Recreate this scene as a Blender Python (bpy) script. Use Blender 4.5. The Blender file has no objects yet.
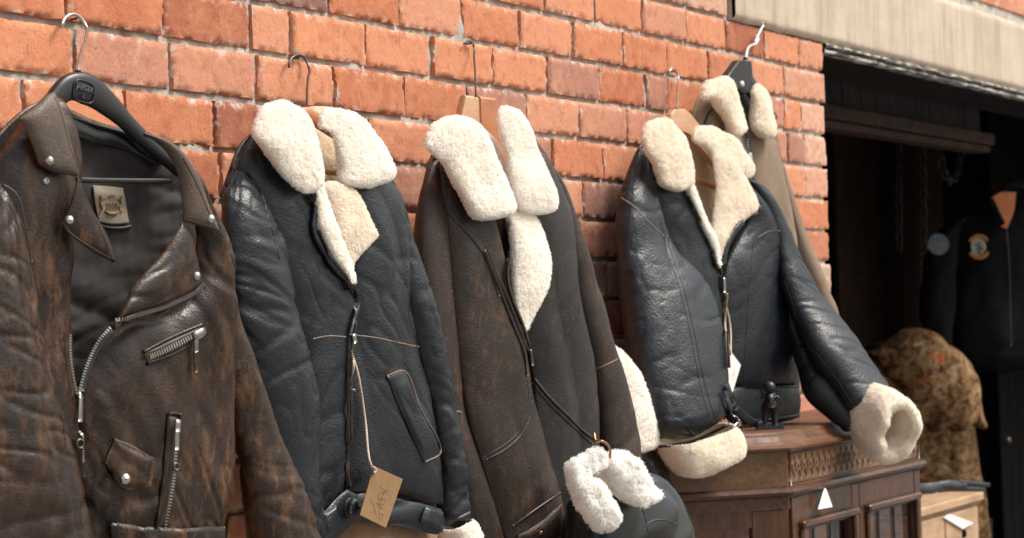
import bpy, math, random
import numpy as np
from mathutils import Vector
from mathutils.bvhtree import BVHTree
SC = bpy.context.scene
COL = SC.collection
R = math.radians
rng = np.random.default_rng(7)

# ------------------------------------------------------------------ camera frame (used to lay the traced outlines out in space)
FPX = 2400.0
HEAD, PITCH, ROLL = 0.4856533, 0.0208455, R(1.9)
CAM = np.array([0.0, -2.26, 1.55])
def _axes():
    F = np.array([math.cos(HEAD)*math.cos(PITCH), math.sin(HEAD)*math.cos(PITCH), math.sin(PITCH)])
    r = np.array([math.sin(HEAD), -math.cos(HEAD), 0.0]); u = np.cross(r, F)
    return F, r*math.cos(ROLL)-u*math.sin(ROLL), u*math.cos(ROLL)+r*math.sin(ROLL)
FW, RT, UP = _axes()
def ray(px, py):
    d = FW + RT*((px-512)/FPX) - UP*((py-269)/FPX)
    return d/np.linalg.norm(d)
def at(px, py, y):
    d = ray(px, py); return CAM + d*((y-CAM[1])/d[1])
class Plane:
    """a vertical plane in the world: origin, facing; pt() gives the point of a traced outline that lies w metres in front of it"""
    def __init__(s, px, py, y, theta):
        s.o = at(px, py, y); t = R(theta)
        s.n = np.array([-math.sin(t), -math.cos(t), 0.0]); s.r = np.array([math.cos(t), -math.sin(t), 0.0])
    def pt(s, px, py, w=0.0):
        d = ray(px, py); k = ((s.o-CAM)@s.n + w)/(d@s.n); return CAM + d*k
    def uv(s, P):
        return np.stack([(P-s.o)@s.r, P[..., 2]-s.o[2]], -1)

# ------------------------------------------------------------------ noise
_perm = np.random.default_rng(3).permutation(256); _perm = np.concatenate([_perm, _perm, _perm])
_g = np.random.default_rng(4).normal(size=(256, 3)); _g /= np.linalg.norm(_g, axis=1)[:, None]
def pn(x, y, z=0.0):
    x, y, z = np.broadcast_arrays(np.asarray(x, float), np.asarray(y, float), np.asarray(z, float))
    xi, yi, zi = np.floor(x).astype(int), np.floor(y).astype(int), np.floor(z).astype(int)
    xf, yf, zf = x-xi, y-yi, z-zi
    f = lambda t: t*t*t*(t*(t*6-15)+10)
    u, v, w = f(xf), f(yf), f(zf)
    def g(a, b, c):
        h = _perm[_perm[_perm[(xi+a) & 255]+((yi+b) & 255)]+((zi+c) & 255)]
        G = _g[h]; return G[..., 0]*(xf-a)+G[..., 1]*(yf-b)+G[..., 2]*(zf-c)
    l = lambda a, b, t: a+(b-a)*t
    return 1.5*l(l(l(g(0,0,0), g(1,0,0), u), l(g(0,1,0), g(1,1,0), u), v), l(l(g(0,0,1), g(1,0,1), u), l(g(0,1,1), g(1,1,1), u), v), w)
def fbm(x, y, z=0.0, o=4):
    s, a = 0.0, 0.5
    for i in range(o):
        s = s + a*pn(x, y, z); x, y, z, a = x*2.03+11, y*2.03+5, z*2.03+3, a*.5
    return s
def sstep(a, b, x):
    t = np.clip((x-a)/(b-a), 0, 1); return t*t*(3-2*t)

# ------------------------------------------------------------------ objects
ORG = {}
def tag(o, label=None, cat=None, group=None, kind=None):
    if label: o['label'] = label
    if cat: o['category'] = cat
    if group: o['group'] = group
    if kind: o['kind'] = kind
    return o
def thing(name, loc, label, cat, group=None):
    o = bpy.data.objects.new(name, None); COL.objects.link(o); o.location = Vector(loc); o.empty_display_size = .05
    ORG[o.name] = np.array(loc, float); return tag(o, label, cat, group)
def mk(name, V, F, mat, parent=None, smooth=True, solid=0.0, off=-1.0, label=None):
    V = np.asarray(V, float)
    org = ORG[parent.name] if parent else V.mean(0)*0
    me = bpy.data.meshes.new(name); me.from_pydata((np.asarray(V)-org).tolist(), [], [tuple(int(i) for i in f) for f in F])
    me.materials.append(mat)
    if smooth: me.polygons.foreach_set('use_smooth', [True]*len(me.polygons))
    me.update()
    o = bpy.data.objects.new(name, me); COL.objects.link(o)
    ORG[o.name] = org
    if parent: o.parent = parent
    if solid:
        m = o.modifiers.new('thick', 'SOLIDIFY'); m.thickness = solid; m.offset = off
    if label: o['label'] = label
    return o
class MB:
    """collects shapes into ONE mesh"""
    def __init__(s): s.V = []; s.F = []; s.n = 0
    def add(s, V, F):
        V = np.asarray(V, float).reshape(-1, 3); s.V.append(V)
        s.F += [tuple(int(i)+s.n for i in f) for f in F]; s.n += len(V); return s
    def build(s, name, mat, parent=None, **k): return mk(name, np.concatenate(s.V), s.F, mat, parent, **k)
    def box(s, lo, hi, bev=0.0):
        return s.add(*box(lo, hi, bev))
    def tube(s, pts, r, n=10, cap=True): return s.add(*sweep(pts, r, n, cap))
def box(lo, hi, bev=0.0):
    lo, hi = np.minimum(lo, hi), np.maximum(lo, hi)
    c, h = (lo+hi)/2, (hi-lo)/2
    if bev <= 0:
        V = [c+h*np.array([x, y, z]) for z in (-1, 1) for y in (-1, 1) for x in (-1, 1)]
        return V, [(0,2,3,1), (4,5,7,6), (0,1,5,4), (2,6,7,3), (0,4,6,2), (1,3,7,5)]
    b = min(bev, h.min()*.9); V = []; ids = {}
    for z in (-1, 1):
        for y in (-1, 1):
            for x in (-1, 1):
                s = np.array([x, y, z])
                for k in range(3):
                    p = h-b; p[k] = h[k]; ids[(x, y, z, k)] = len(V); V.append(c+s*p)
    F = []
    for k in range(3):
        a, bb = [(1, 2), (2, 0), (0, 1)][k]
        for sg in (-1, 1):
            q = []
            for (i, j) in ((-1,-1), (1,-1), (1,1), (-1,1)):
                s = [0,0,0]; s[k] = sg; s[a] = i; s[bb] = j; q.append(ids[(*s, k)])
            F.append(q if sg > 0 else q[::-1])
            # edges along axis k
        for i in (-1, 1):
            for j in (-1, 1):
                s0 = [0,0,0]; s0[a] = i; s0[bb] = j; s1 = list(s0); s0[k] = -1; s1[k] = 1
                q = [ids[(*s0, a)], ids[(*s1, a)], ids[(*s1, bb)], ids[(*s0, bb)]]
                F.append(q if i*j < 0 else q[::-1])
    for x in (-1, 1):
        for y in (-1, 1):
            for z in (-1, 1):
                q = [ids[(x,y,z,0)], ids[(x,y,z,1)], ids[(x,y,z,2)]]
                F.append(q if x*y*z > 0 else q[::-1])
    return V, F
def cr(pts, n, closed=False):
    """Catmull-Rom through pts, n samples evenly by arc length"""
    P = np.asarray(pts, float)
    if len(P) == 1: return np.repeat(P, n, 0)
    if len(P) == 2: return P[0]+(P[1]-P[0])*np.linspace(0, 1, n)[:, None]
    Q = np.vstack([2*P[0]-P[1], P, 2*P[-1]-P[-2]]); out = []
    for i in range(len(P)-1):
        p0, p1, p2, p3 = Q[i:i+4]
        d = [max(np.linalg.norm(a-b), 1e-6)**.5 for a, b in ((p1, p0), (p2, p1), (p3, p2))]
        m1 = (p2-p1) + d[1]*((p1-p0)/d[0] - (p2-p0)/(d[0]+d[1])); m2 = (p2-p1) + d[1]*((p3-p2)/d[2] - (p3-p1)/(d[1]+d[2]))
        t = np.linspace(0, 1, 25)[:, None]
        if i: t = t[1:]
        out.append((2*t**3-3*t**2+1)*p1+(t**3-2*t**2+t)*m1+(-2*t**3+3*t**2)*p2+(t**3-t**2)*m2)
    S = np.vstack(out); L = np.concatenate([[0], np.cumsum(np.linalg.norm(np.diff(S[:, :3], axis=0), axis=1))])
    if L[-1] < 1e-9: return np.repeat(P[:1], n, 0)
    q = np.linspace(0, L[-1], n)
    return np.stack([np.interp(q, L, S[:, k]) for k in range(S.shape[1])], 1)
def crp(pts, n):
    """Catmull-Rom, even by index"""
    P = np.asarray(pts, float); k = np.linspace(0, len(P)-1, n); Q = np.vstack([2*P[0]-P[1], P, 2*P[-1]-P[-2]])
    i = np.minimum(k.astype(int), len(P)-2); t = (k-i)[:, None]; p0, p1, p2, p3 = Q[i], Q[i+1], Q[i+2], Q[i+3]
    return .5*(2*p1+(p2-p0)*t+(2*p0-5*p1+4*p2-p3)*t*t+(3*p1-p0-3*p2+p3)*t**3)
def gridF(nv, nu, wrap=False):
    F = []
    for i in range(nv-1):
        for j in range(nu if wrap else nu-1):
            k = (j+1) % nu; F.append((i*nu+j, (i+1)*nu+j, (i+1)*nu+k, i*nu+k))
    return F
def sweep(pts, r, n=10, cap=True):
    P = np.asarray(pts, float); m = len(P); r = np.broadcast_to(r, (m,))
    T = np.gradient(P, axis=0); T /= np.linalg.norm(T, axis=1)[:, None]+1e-12
    a = np.array([0, 0, 1.0]) if abs(T[0][2]) < .9 else np.array([1.0, 0, 0])
    N = np.cross(T[0], a); N /= np.linalg.norm(N); V = []
    ph = np.arange(n)*2*math.pi/n
    for i in range(m):
        N = N-T[i]*(N@T[i]); N /= np.linalg.norm(N)+1e-12; B = np.cross(T[i], N)
        V.append(P[i]+r[i]*(np.cos(ph)[:, None]*N+np.sin(ph)[:, None]*B))
    V = np.vstack(V); F = gridF(m, n, True)
    if cap: F += [tuple(range(n))[::-1], tuple((m-1)*n+j for j in range(n))]
    return V, F
def gnormals(G, wrap=False):
    if wrap: du = np.roll(G, -1, 1)-np.roll(G, 1, 1)
    else: du = np.gradient(G, axis=1)
    dv = np.gradient(G, axis=0); N = np.cross(dv, du); return N/(np.linalg.norm(N, axis=2)[..., None]+1e-12)
def folds(P, uv, spec, seed):
    """sum of fold / crease fields; spec = (amplitude m, cycles per m across, cycles per m along, angle of the fold line in degrees, kind)"""
    D = np.zeros(uv.shape[:-1])
    for k, (amp, fa, fb, ang, kind) in enumerate(spec):
        a = R(ang); al = uv[..., 0]*math.cos(a)+uv[..., 1]*math.sin(a); ac = -uv[..., 0]*math.sin(a)+uv[..., 1]*math.cos(a)
        z = seed*7.3+k*3.1 + ((P-P.reshape(-1, 3).mean(0))@np.array([.3, 1, 0]))*2
        wob = pn(ac*6+seed, al*5, z)*.35
        n = pn(ac*fa+wob+seed*1.7, al*fb+k, z)
        if kind == 'n': D += amp*n
        elif kind == 'c': D += amp*(-np.exp(-(n/.13)**2)*sstep(-.3, .25, pn(ac*4+9, al*4, z+5)))
        elif kind == 'v': D += amp*(np.minimum(2.6*np.abs(n), 1.0)-.6)
        elif kind == 'r': D += amp*(1-2.2*np.abs(n))
    return D

class Garment:
    def __init__(s, root, pl): s.root = root; s.pl = pl; s.bv = []; s.seed = len(ORG)
    def c3(s, pts, w):
        """traced curve -> 3D; a point is (px, py) or (px, py, w)"""
        return np.array([s.pl.pt(p[0], p[1], p[2] if len(p) > 2 else w) for p in pts])
    def solidreg(s, V, F): s.bv.append(BVHTree.FromPolygons([tuple(v) for v in V], [tuple(f) for f in F]))
    def patch(s, name, top, right, bottom, left, mat, w=.08, nu=60, nv=90, bulge=0.0, roll=.03, spec=(), thick=.004, reg=True, parent=None, label=None, fleece=None, prof=None, edge=None, ntuft=0):
        T, B, L, Q = (cr(s.c3(c, w), n) for c, n in ((top, nu), (bottom, nu), (left, nv), (right, nv)))
        a = np.linspace(0, 1, nu)[None, :, None]; b = np.linspace(0, 1, nv)[:, None, None]
        G = (1-b)*T[None]+b*B[None]+(1-a)*L[:, None]+a*Q[:, None]-((1-a)*(1-b)*T[0]+a*(1-b)*T[-1]+(1-a)*b*B[0]+a*b*B[-1])
        if bulge:
            pa = (1-np.abs(2*a-1)**2.6)**.6 if prof is None else prof(a)
            pb = (1-np.abs(2*b-1)**6)**.5
            G = G+s.pl.n*bulge*pa*pb
        s.seed += 1
        N = gnormals(G); N *= np.sign((N@s.pl.n).mean() or 1)
        uv = s.pl.uv(G)
        D = folds(G, uv, spec, s.seed) if len(spec) else np.zeros(G.shape[:2])
        if edge: D = D-edge*(1-sstep(0, .12, np.minimum(np.minimum(a, 1-a), np.minimum(b, 1-b))[..., 0]))
        if fleece: D = D+fleece*wool(G)
        G = G+N*D[..., None]
        V = G.reshape(-1, 3); F = gridF(nv, nu)
        if ((np.cross(G[1, 0]-G[0, 0], G[0, 1]-G[0, 0])+np.cross(G[nv//2+1, nu//2]-G[nv//2, nu//2], G[nv//2, nu//2+1]-G[nv//2, nu//2]))@s.pl.n) < 0: F = [f[::-1] for f in F]
        if reg: s.solidreg(V, F)
        o = mk(name, V, F, mat, parent or s.root, solid=thick, label=label)
        if ntuft: pile(o, V, F, int(ntuft*2.6), .0055, M['pile_'+mat.name])
        return o
    def tube(s, name, st, mat, w=.05, ratio=.7, n=56, m=120, spec=(), sup=None, capA=True, capB=False, reg=True, parent=None, fleece=None, ntuft=0, label=None, tl=.0065, uvrot=0):
        """st: stations ((pxL,pyL),(pxR,pyR)[,w[,ratio]]) of the two silhouettes of a rounded, hollow or stuffed shape"""
        LL = np.array([[*s.pl.pt(a[0][0], a[0][1], a[0][2] if len(a[0]) > 2 else (a[2] if len(a) > 2 else w)), a[3] if len(a) > 3 else ratio] for a in st])
        RR = np.array([[*s.pl.pt(a[1][0], a[1][1], a[1][2] if len(a[1]) > 2 else (a[2] if len(a) > 2 else w)), a[3] if len(a) > 3 else ratio] for a in st])
        # sample evenly by the middle line
        mid = (LL+RR)/2; seg = np.concatenate([[0], np.cumsum(np.linalg.norm(np.diff(mid[:, :3], axis=0), axis=1))])
        fine = 400; kL, kR = crp(LL, fine), crp(RR, fine); km = (kL+kR)/2
        l = np.concatenate([[0], np.cumsum(np.linalg.norm(np.diff(km[:, :3], axis=0), axis=1))]); q = np.linspace(0, l[-1], m)
        L = np.stack([np.interp(q, l, kL[:, k]) for k in range(4)], 1); Q = np.stack([np.interp(q, l, kR[:, k]) for k in range(4)], 1)
        C = (L[:, :3]+Q[:, :3])/2; H = (Q[:, :3]-L[:, :3])/2
        # keep the traced silhouette: allow for the depth of the rounded section seen at an angle
        D_ = C-CAM; D_ /= np.linalg.norm(D_, axis=1)[:, None]; u_ = H/(np.linalg.norm(H, axis=1)[:, None]+1e-9); nn_ = s.pl.n[None]-u_*(u_@s.pl.n)[:, None]
        sa = np.sqrt(np.clip(1-(D_*u_).sum(1)**2, .05, 1)); cb = (D_*nn_).sum(1); cb = np.sqrt(np.clip(1-np.clip(sa, 0, 1)**2, 0, 1))
        H = H*(sa/np.sqrt(sa**2+(L[:, 3]*cb)**2))[:, None]; hl = np.linalg.norm(H, axis=1)
        T = np.gradient(C, axis=0); T /= np.linalg.norm(T, axis=1)[:, None]+1e-9
        Nn = np.cross(T, H); Nn /= np.linalg.norm(Nn, axis=1)[:, None]+1e-9; Nn *= np.sign(Nn@s.pl.n)[:, None]
        ph = np.arange(n)*2*math.pi/n
        sup = sup or (3.0 if fleece else 2.3); ck = .2 if fleece else .32
        cs = np.sign(np.cos(ph))*np.abs(np.cos(ph))**(2/sup); sn = np.sign(np.sin(ph))*np.abs(np.sin(ph))**(2/sup)
        sc = np.ones(m)
        def capf(d, rad): 
            t = np.clip(d/np.maximum(rad, 1e-5), 0, 1); return np.sqrt(np.clip(1-(1-t)**2, .0004, 1))
        if capA: sc *= capf(q, hl[0]*ck+.004)
        if capB: sc *= capf(q[-1]-q, hl[-1]*ck+.004)
        G = C[:, None]+sc[:, None, None]*(cs[None, :, None]*H[:, None]+sn[None, :, None]*(hl*L[:, 3])[:, None, None]*Nn[:, None])
        s.seed += 1
        N = gnormals(G, True); N *= np.sign((N*(G-C[:, None])).sum(2).mean())
        uv = s.pl.uv(G); D = np.zeros(G.shape[:2])
        if len(spec):
            al = np.broadcast_to(q[:, None], D.shape); ar = (ph[None]/(2*math.pi)-.25)*2*math.pi*hl.mean()*.8*np.ones((m, 1))
            ar = np.sin(ph)[None]*hl.mean()*np.ones((m, 1))*.0 + np.cos(ph)[None]*hl.mean()*np.ones((m, 1))
            D += folds(G, np.stack([ar, -al], -1), spec, s.seed)
        if fleece: D += fleece*wool(G)
        fade = np.ones(m)
        if capA: fade *= sstep(0, .02, q)
        G = G+N*(D*fade[:, None])[..., None]
        V = G.reshape(-1, 3); F = gridF(m, n, True); k0 = m//2
        flip = (np.cross(G[k0+1]-G[k0], np.roll(G[k0], -1, 0)-G[k0])*(G[k0]-G[k0].mean(0))).sum() < 0
        if capA: V = np.vstack([V, G[0].mean(0)]); F += [(len(V)-1, j, (j+1) % n) for j in range(n)]
        if capB: V = np.vstack([V, G[-1].mean(0)]); F += [(len(V)-1, (m-1)*n+(j+1) % n, (m-1)*n+j) for j in range(n)]
        if flip: F = [f[::-1] for f in F]
        if reg: s.solidreg(V, F)
        s.last = G
        o = mk(name, V, F, mat, parent or s.root, label=label)
        if ntuft: pile(o, V, F, int(ntuft*2.6), tl*.85, M['pile_'+mat.name], lay=.6 if tl < .008 else .95, frq=75 if tl < .008 else 70)
        return o
    # --- details that lie on the surfaces built so far
    def on(s, px, py, lift=0.0):
        d = Vector(ray(px, py)); best = None
        for b in s.bv:
            h = b.ray_cast(Vector(CAM), d)
            if h[0] is not None and (best is None or h[3] < best[3]): best = h
        if best is None: 
            p = s.pl.pt(px, py, .1); return p+s.pl.n*lift, s.pl.n.copy()
        n = np.array(best[1]); n = n if n@ray(px, py) < 0 else -n
        return np.array(best[0])+n*lift, n
    def path(s, pts, step=.004, lift=0.0, smooth=3):
        q = np.array([list(p) for p in pts], float); c = cr(q, 200)
        P3 = np.array([s.on(*p, lift)[0] for p in c[::10]]); L = np.linalg.norm(np.diff(P3, axis=0), axis=1).sum()
        n = max(4, int(min(L, 3)/step)); c = cr(q, n); r_ = [s.on(*p, lift) for p in c]
        P = np.array([a for a, b in r_]); N = np.array([b for a, b in r_])
        if lift > .0005:      # bridge small steps so that the detail stays on top of the surface
            wv = (P-s.pl.o)@s.pl.n; k = 3; wm = np.array([wv[max(0, i-k):i+k+1].max() for i in range(n)])
            for _ in range(4): wm[1:-1] = np.maximum((wm[:-2]+2*wm[1:-1]+wm[2:])/4, wv[1:-1])
            D = P-CAM; D /= np.linalg.norm(D, axis=1)[:, None]; P = P+D*((wm-wv)/(D@s.pl.n))[:, None]
            N = N*.5+s.pl.n*.5
        for _ in range(smooth):
            P[1:-1] = (P[:-2]+2*P[1:-1]+P[2:])/4; N[1:-1] = (N[:-2]+2*N[1:-1]+N[2:])/4
        N /= np.linalg.norm(N, axis=1)[:, None]; return P, N
    def seam(s, name, pts, mat, r=.0022, lift=.0, parent=None, label=None):
        P, N = s.path(pts, .004, lift-r*.35); r = r*.8; return MB().tube(P, r, 8).build(name, mat, parent or s.root, label=label)
    def strip(s, name, pts, width, mat, lift=.002, th=.002, parent=None, label=None, ends=True):
        P, N = s.path(pts, .004, lift); T = np.gradient(P, axis=0); T /= np.linalg.norm(T, axis=1)[:, None]+1e-9
        B = np.cross(T, N); B /= np.linalg.norm(B, axis=1)[:, None]+1e-9
        prof = [(-.5, -.6), (-.5, .5), (-.35, 1), (.35, 1), (.5, .5), (.5, -.6)]
        th = th*.7; G = np.stack([P+B*(width*a)+N*(th*b) for a, b in prof], 1); F = gridF(len(P), 6, True)+[tuple(range(6)), tuple((len(P)-1)*6+j for j in range(6))]
        return mk(name, G.reshape(-1, 3), F, mat, parent or s.root, label=label)
    def teeth(s, name, pts, mat, width=.006, pitch=.004, lift=.003, parent=None):
        P, N = s.path(pts, pitch, lift); T = np.gradient(P, axis=0); T /= np.linalg.norm(T, axis=1)[:, None]+1e-9
        B = np.cross(T, N); mb = MB()
        for p, n, t, b in zip(P, N, T, B):
            h = [(-1,-1,-1), (1,-1,-1), (1,1,-1), (-1,1,-1), (-1,-1,1), (1,-1,1), (1,1,1), (-1,1,1)]
            mb.add([p+b*width/2*x+t*pitch*.3*y+n*.0013*z for x, y, z in h], [(3,2,1,0), (4,5,6,7), (0,1,5,4), (1,2,6,5), (2,3,7,6), (3,0,4,7)])
        return mb.build(name, mat, parent or s.root, smooth=False)
    def flap(s, name, top, right, bottom, left, mat, lift=.006, nu=24, nv=24, thick=.004, parent=None, label=None, puff=.003):
        T, B, L, Q = (cr(np.array(c, float), n) for c, n in ((top, nu), (bottom, nu), (left, nv), (right, nv)))
        a = np.linspace(0, 1, nu)[None, :, None]; b = np.linspace(0, 1, nv)[:, None, None]
        G2 = (1-b)*T[None]+b*B[None]+(1-a)*L[:, None]+a*Q[:, None]-((1-a)*(1-b)*T[0]+a*(1-b)*T[-1]+(1-a)*b*B[0]+a*b*B[-1])
        P = np.zeros((nv, nu, 3)); Nn = np.zeros((nv, nu, 3))
        for i in range(nv):
            for j in range(nu): P[i, j], Nn[i, j] = s.on(*G2[i, j])
        for _ in range(4):
            for A in (P, Nn):
                A[1:-1, 1:-1] = (A[1:-1, 1:-1]*2+A[:-2, 1:-1]+A[2:, 1:-1]+A[1:-1, :-2]+A[1:-1, 2:])/6
        Nn /= np.linalg.norm(Nn, axis=2)[..., None]
        e = np.minimum(np.minimum(a, 1-a), np.minimum(b, 1-b)); P = P+Nn*(lift+puff*sstep(0, .2, e)+.0012*sstep(0, .05, e)*0)
        V = P.reshape(-1, 3); F = gridF(nv, nu)
        if (np.cross(P[1, 0]-P[0, 0], P[0, 1]-P[0, 0])@s.pl.n) < 0: F = [f[::-1] for f in F]
        s.solidreg(V, F)
        return mk(name, V, F, mat, parent or s.root, solid=thick, label=label)
    def stud(s, px, py, mat, r=.006, parent=None, name='stud'):
        p, n = s.on(px, py); return mk(name, *dome(p, n, r), mat, parent or s.root)
    def board(s, name, poly, w, th, mat, parent=None, smooth=False, bev=0.002, label=None):
        """a flat cut-out of real thickness: polygon traced at w, extruded back by th"""
        P = s.c3(poly, w); V, F = slab(P, s.pl.n, th, bev); return mk(name, V, F, mat, parent or s.root, smooth=smooth, label=label)
def slab(P, n, th, bev=.002):
    c = P.mean(0); k = len(P); inner = c+(P-c)*(1-bev/max(1e-4, np.linalg.norm(P-c, axis=1).mean()))
    V = np.vstack([inner, P-n*bev, P-n*(th-bev), inner-n*th]); F = []
    area = np.cross(P-c, np.roll(P, -1, 0)-c).sum(0)@n
    f = list(range(k)); F.append(tuple(f if area > 0 else f[::-1])); b = [3*k+i for i in range(k)]; F.append(tuple(b[::-1] if area > 0 else b))
    for l in range(3):
        for i in range(k):
            j = (i+1) % k; q = (l*k+i, (l+1)*k+i, (l+1)*k+j, l*k+j); F.append(q if area > 0 else q[::-1])
    return V, F
def dome(p, n, r, m=14):
    a = np.array([0, 0, 1.0]); u = np.cross(a, n); u /= np.linalg.norm(u)+1e-9; v = np.cross(n, u)
    ph = np.arange(m)*2*math.pi/m; V = []
    for rr, h in ((1, -.35), (1, .15), (.86, .42), (.5, .6), (.15, .66)):
        V.append(p+r*rr*(np.cos(ph)[:, None]*u+np.sin(ph)[:, None]*v)+n*h*r)
    V = np.vstack(V); F = [f for f in gridF(5, m, True)]+[tuple(4*m+j for j in range(m)), tuple(range(m))[::-1]]
    return V, F
def wool(P):
    x, y, z = P[..., 0], P[..., 1], P[..., 2]
    a = pn(x*38, y*38, z*38); b = pn(x*85+3, y*85, z*85); c = pn(x*190, y*190+9, z*190)
    d = pn(x*15+7, y*15, z*15+2)
    return 1.7*d+.38*a+.26*(1-np.abs(b)*3)*.7+.34*c
def pile(part, V, F, n, ln, mat, rad=.00042, lay=.6, frq=60):
    """short curled wool strands growing from a part's surface (hair curves, a sub-part of the part)"""
    V = np.asarray(V); Q = np.array([f[:4] if len(f) >= 4 else (*f, f[-1]) for f in F])
    A, B, C, D = (V[Q[:, k]] for k in range(4)); N = np.cross(C-A, D-B); ar = np.linalg.norm(N, axis=1)
    N = N/(ar[:, None]+1e-12); pick = rng.choice(len(Q), n, p=ar/ar.sum()); vn = np.zeros_like(V)
    for k in range(4): np.add.at(vn, Q[:, k], N)
    vn /= np.linalg.norm(vn, axis=1)[:, None]+1e-9
    s, t = rng.random(n)[:, None], rng.random(n)[:, None]
    P = (A[pick]*(1-s)+B[pick]*s)*(1-t)+(D[pick]*(1-s)+C[pick]*s)*t; nn = vn[Q[pick, 0]]
    q = np.floor(P*frq+.5*np.stack([pn(P[:, 0]*frq, P[:, 1]*frq, P[:, 2]*frq+k*7) for k in range(3)], 1))*0+P
    fld = np.stack([pn(q[:, 0]*frq+k*9, q[:, 1]*frq, q[:, 2]*frq) for k in range(3)], 1)*1.3
    fld -= nn*(fld*nn).sum(1)[:, None]
    d = nn*(1-lay*.5)+fld*lay*1.5+rng.normal(size=(n, 3))*.28; d /= np.linalg.norm(d, axis=1)[:, None]
    sd = np.cross(d, rng.normal(size=(n, 3))); sd /= np.linalg.norm(sd, axis=1)[:, None]; L = ln*(.5+.7*rng.random(n))[:, None]
    K = 5; pts = np.zeros((n, K, 3)); w = np.cross(d, sd); ph = rng.random((n, 1))*6.28
    for k in range(K):
        u = k/(K-1); a = ph+u*4.5; pts[:, k] = P-nn*.0006+d*L*u*(1-.25*u)+(sd*np.cos(a)+w*np.sin(a)-sd*np.cos(ph)-w*np.sin(ph))*L*.16
    c = bpy.data.hair_curves.new('wool_pile'); c.add_curves([K]*n)
    c.points.foreach_set('position', (pts.reshape(-1, 3)-ORG[part.name]).astype('f').ravel())
    ra = c.attributes.get('radius') or c.attributes.new('radius', 'FLOAT', 'POINT')
    ra.data.foreach_set('value', np.tile(rad*np.array([1, 1, .95, .8, .45]), n).astype('f'))
    c.materials.append(mat); o = bpy.data.objects.new('wool_pile', c); COL.objects.link(o); o.parent = part; ORG[o.name] = ORG[part.name]; return o
# ------------------------------------------------------------------ materials
class NT:
    def __init__(s, name):
        s.m = bpy.data.materials.new(name); s.m.use_nodes = True; s.t = s.m.node_tree; s.b = s.t.nodes['Principled BSDF']
        s.co = s.t.nodes.new('ShaderNodeTexCoord').outputs['Object']
    def n(s, k, **kw):
        x = s.t.nodes.new(k)
        for a, v in kw.items(): setattr(x, a, v)
        return x
    def l(s, a, b): s.t.links.new(a, b)
    def map(s, scale=(1,1,1), rot=(0,0,0)):
        x = s.n('ShaderNodeMapping'); x.inputs['Scale'].default_value = scale; x.inputs['Rotation'].default_value = rot; s.l(s.co, x.inputs['Vector']); return x.outputs[0]
    def noise(s, scale, detail=4, rough=.55, dist=0.0, vec=None):
        x = s.n('ShaderNodeTexNoise'); x.inputs['Scale'].default_value = scale; x.inputs['Detail'].default_value = detail
        x.inputs['Roughness'].default_value = rough; x.inputs['Distortion'].default_value = dist; s.l(vec or s.co, x.inputs['Vector']); return x.outputs['Fac']
    def voro(s, scale, feature='F1', vec=None, out='Distance'):
        x = s.n('ShaderNodeTexVoronoi', feature=feature); x.inputs['Scale'].default_value = scale; s.l(vec or s.co, x.inputs['Vector']); return x.outputs[out]
    def ramp(s, fac, stops):
        x = s.n('ShaderNodeValToRGB'); e = x.color_ramp.elements
        while len(e) < len(stops): e.new(.5)
        for i, (p, c) in enumerate(stops):
            e[i].position = p; e[i].color = (*c, 1) if not isinstance(c, (int, float)) else (c, c, c, 1)
        s.l(fac, x.inputs[0]); return x.outputs[0]
    def mix(s, fac, a, b, mode='MIX'):
        x = s.n('ShaderNodeMix', data_type='RGBA', blend_type=mode)
        for v, i in ((fac, x.inputs[0]), (a, x.inputs[6]), (b, x.inputs[7])):
            if isinstance(v, (int, float)): i.default_value = v
            elif isinstance(v, tuple): i.default_value = (*v, 1)
            else: s.l(v, i)
        return x.outputs[2]
    def math(s, op, a, b=None):
        x = s.n('ShaderNodeMath', operation=op)
        for v, i in ((a, x.inputs[0]), (b, x.inputs[1])):
            if v is None: continue
            if isinstance(v, (int, float)): i.default_value = v
            else: s.l(v, i)
        return x.outputs[0]
    def bump(s, h, strength=.3, dist=.002, nrm=None):
        x = s.n('ShaderNodeBump'); x.inputs['Strength'].default_value = strength; x.inputs['Distance'].default_value = dist
        s.l(h, x.inputs['Height'])
        if nrm is not None: s.l(nrm, x.inputs['Normal'])
        return x.outputs[0]
    def out(s, col=None, rough=None, nrm=None, metal=0.0, spec=.5, sheen=0.0):
        for v, k in ((col, 'Base Color'), (rough, 'Roughness')):
            if v is None: continue
            if isinstance(v, tuple): s.b.inputs[k].default_value = (*v, 1)
            elif isinstance(v, (int, float)): s.b.inputs[k].default_value = v
            else: s.l(v, s.b.inputs[k])
        if nrm is not None: s.l(nrm, s.b.inputs['Normal'])
        s.b.inputs['Metallic'].default_value = metal; s.b.inputs['Specular IOR Level'].default_value = spec
        if sheen: s.b.inputs['Sheen Weight'].default_value = sheen; s.b.inputs['Sheen Roughness'].default_value = .6
        return s.m
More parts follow.
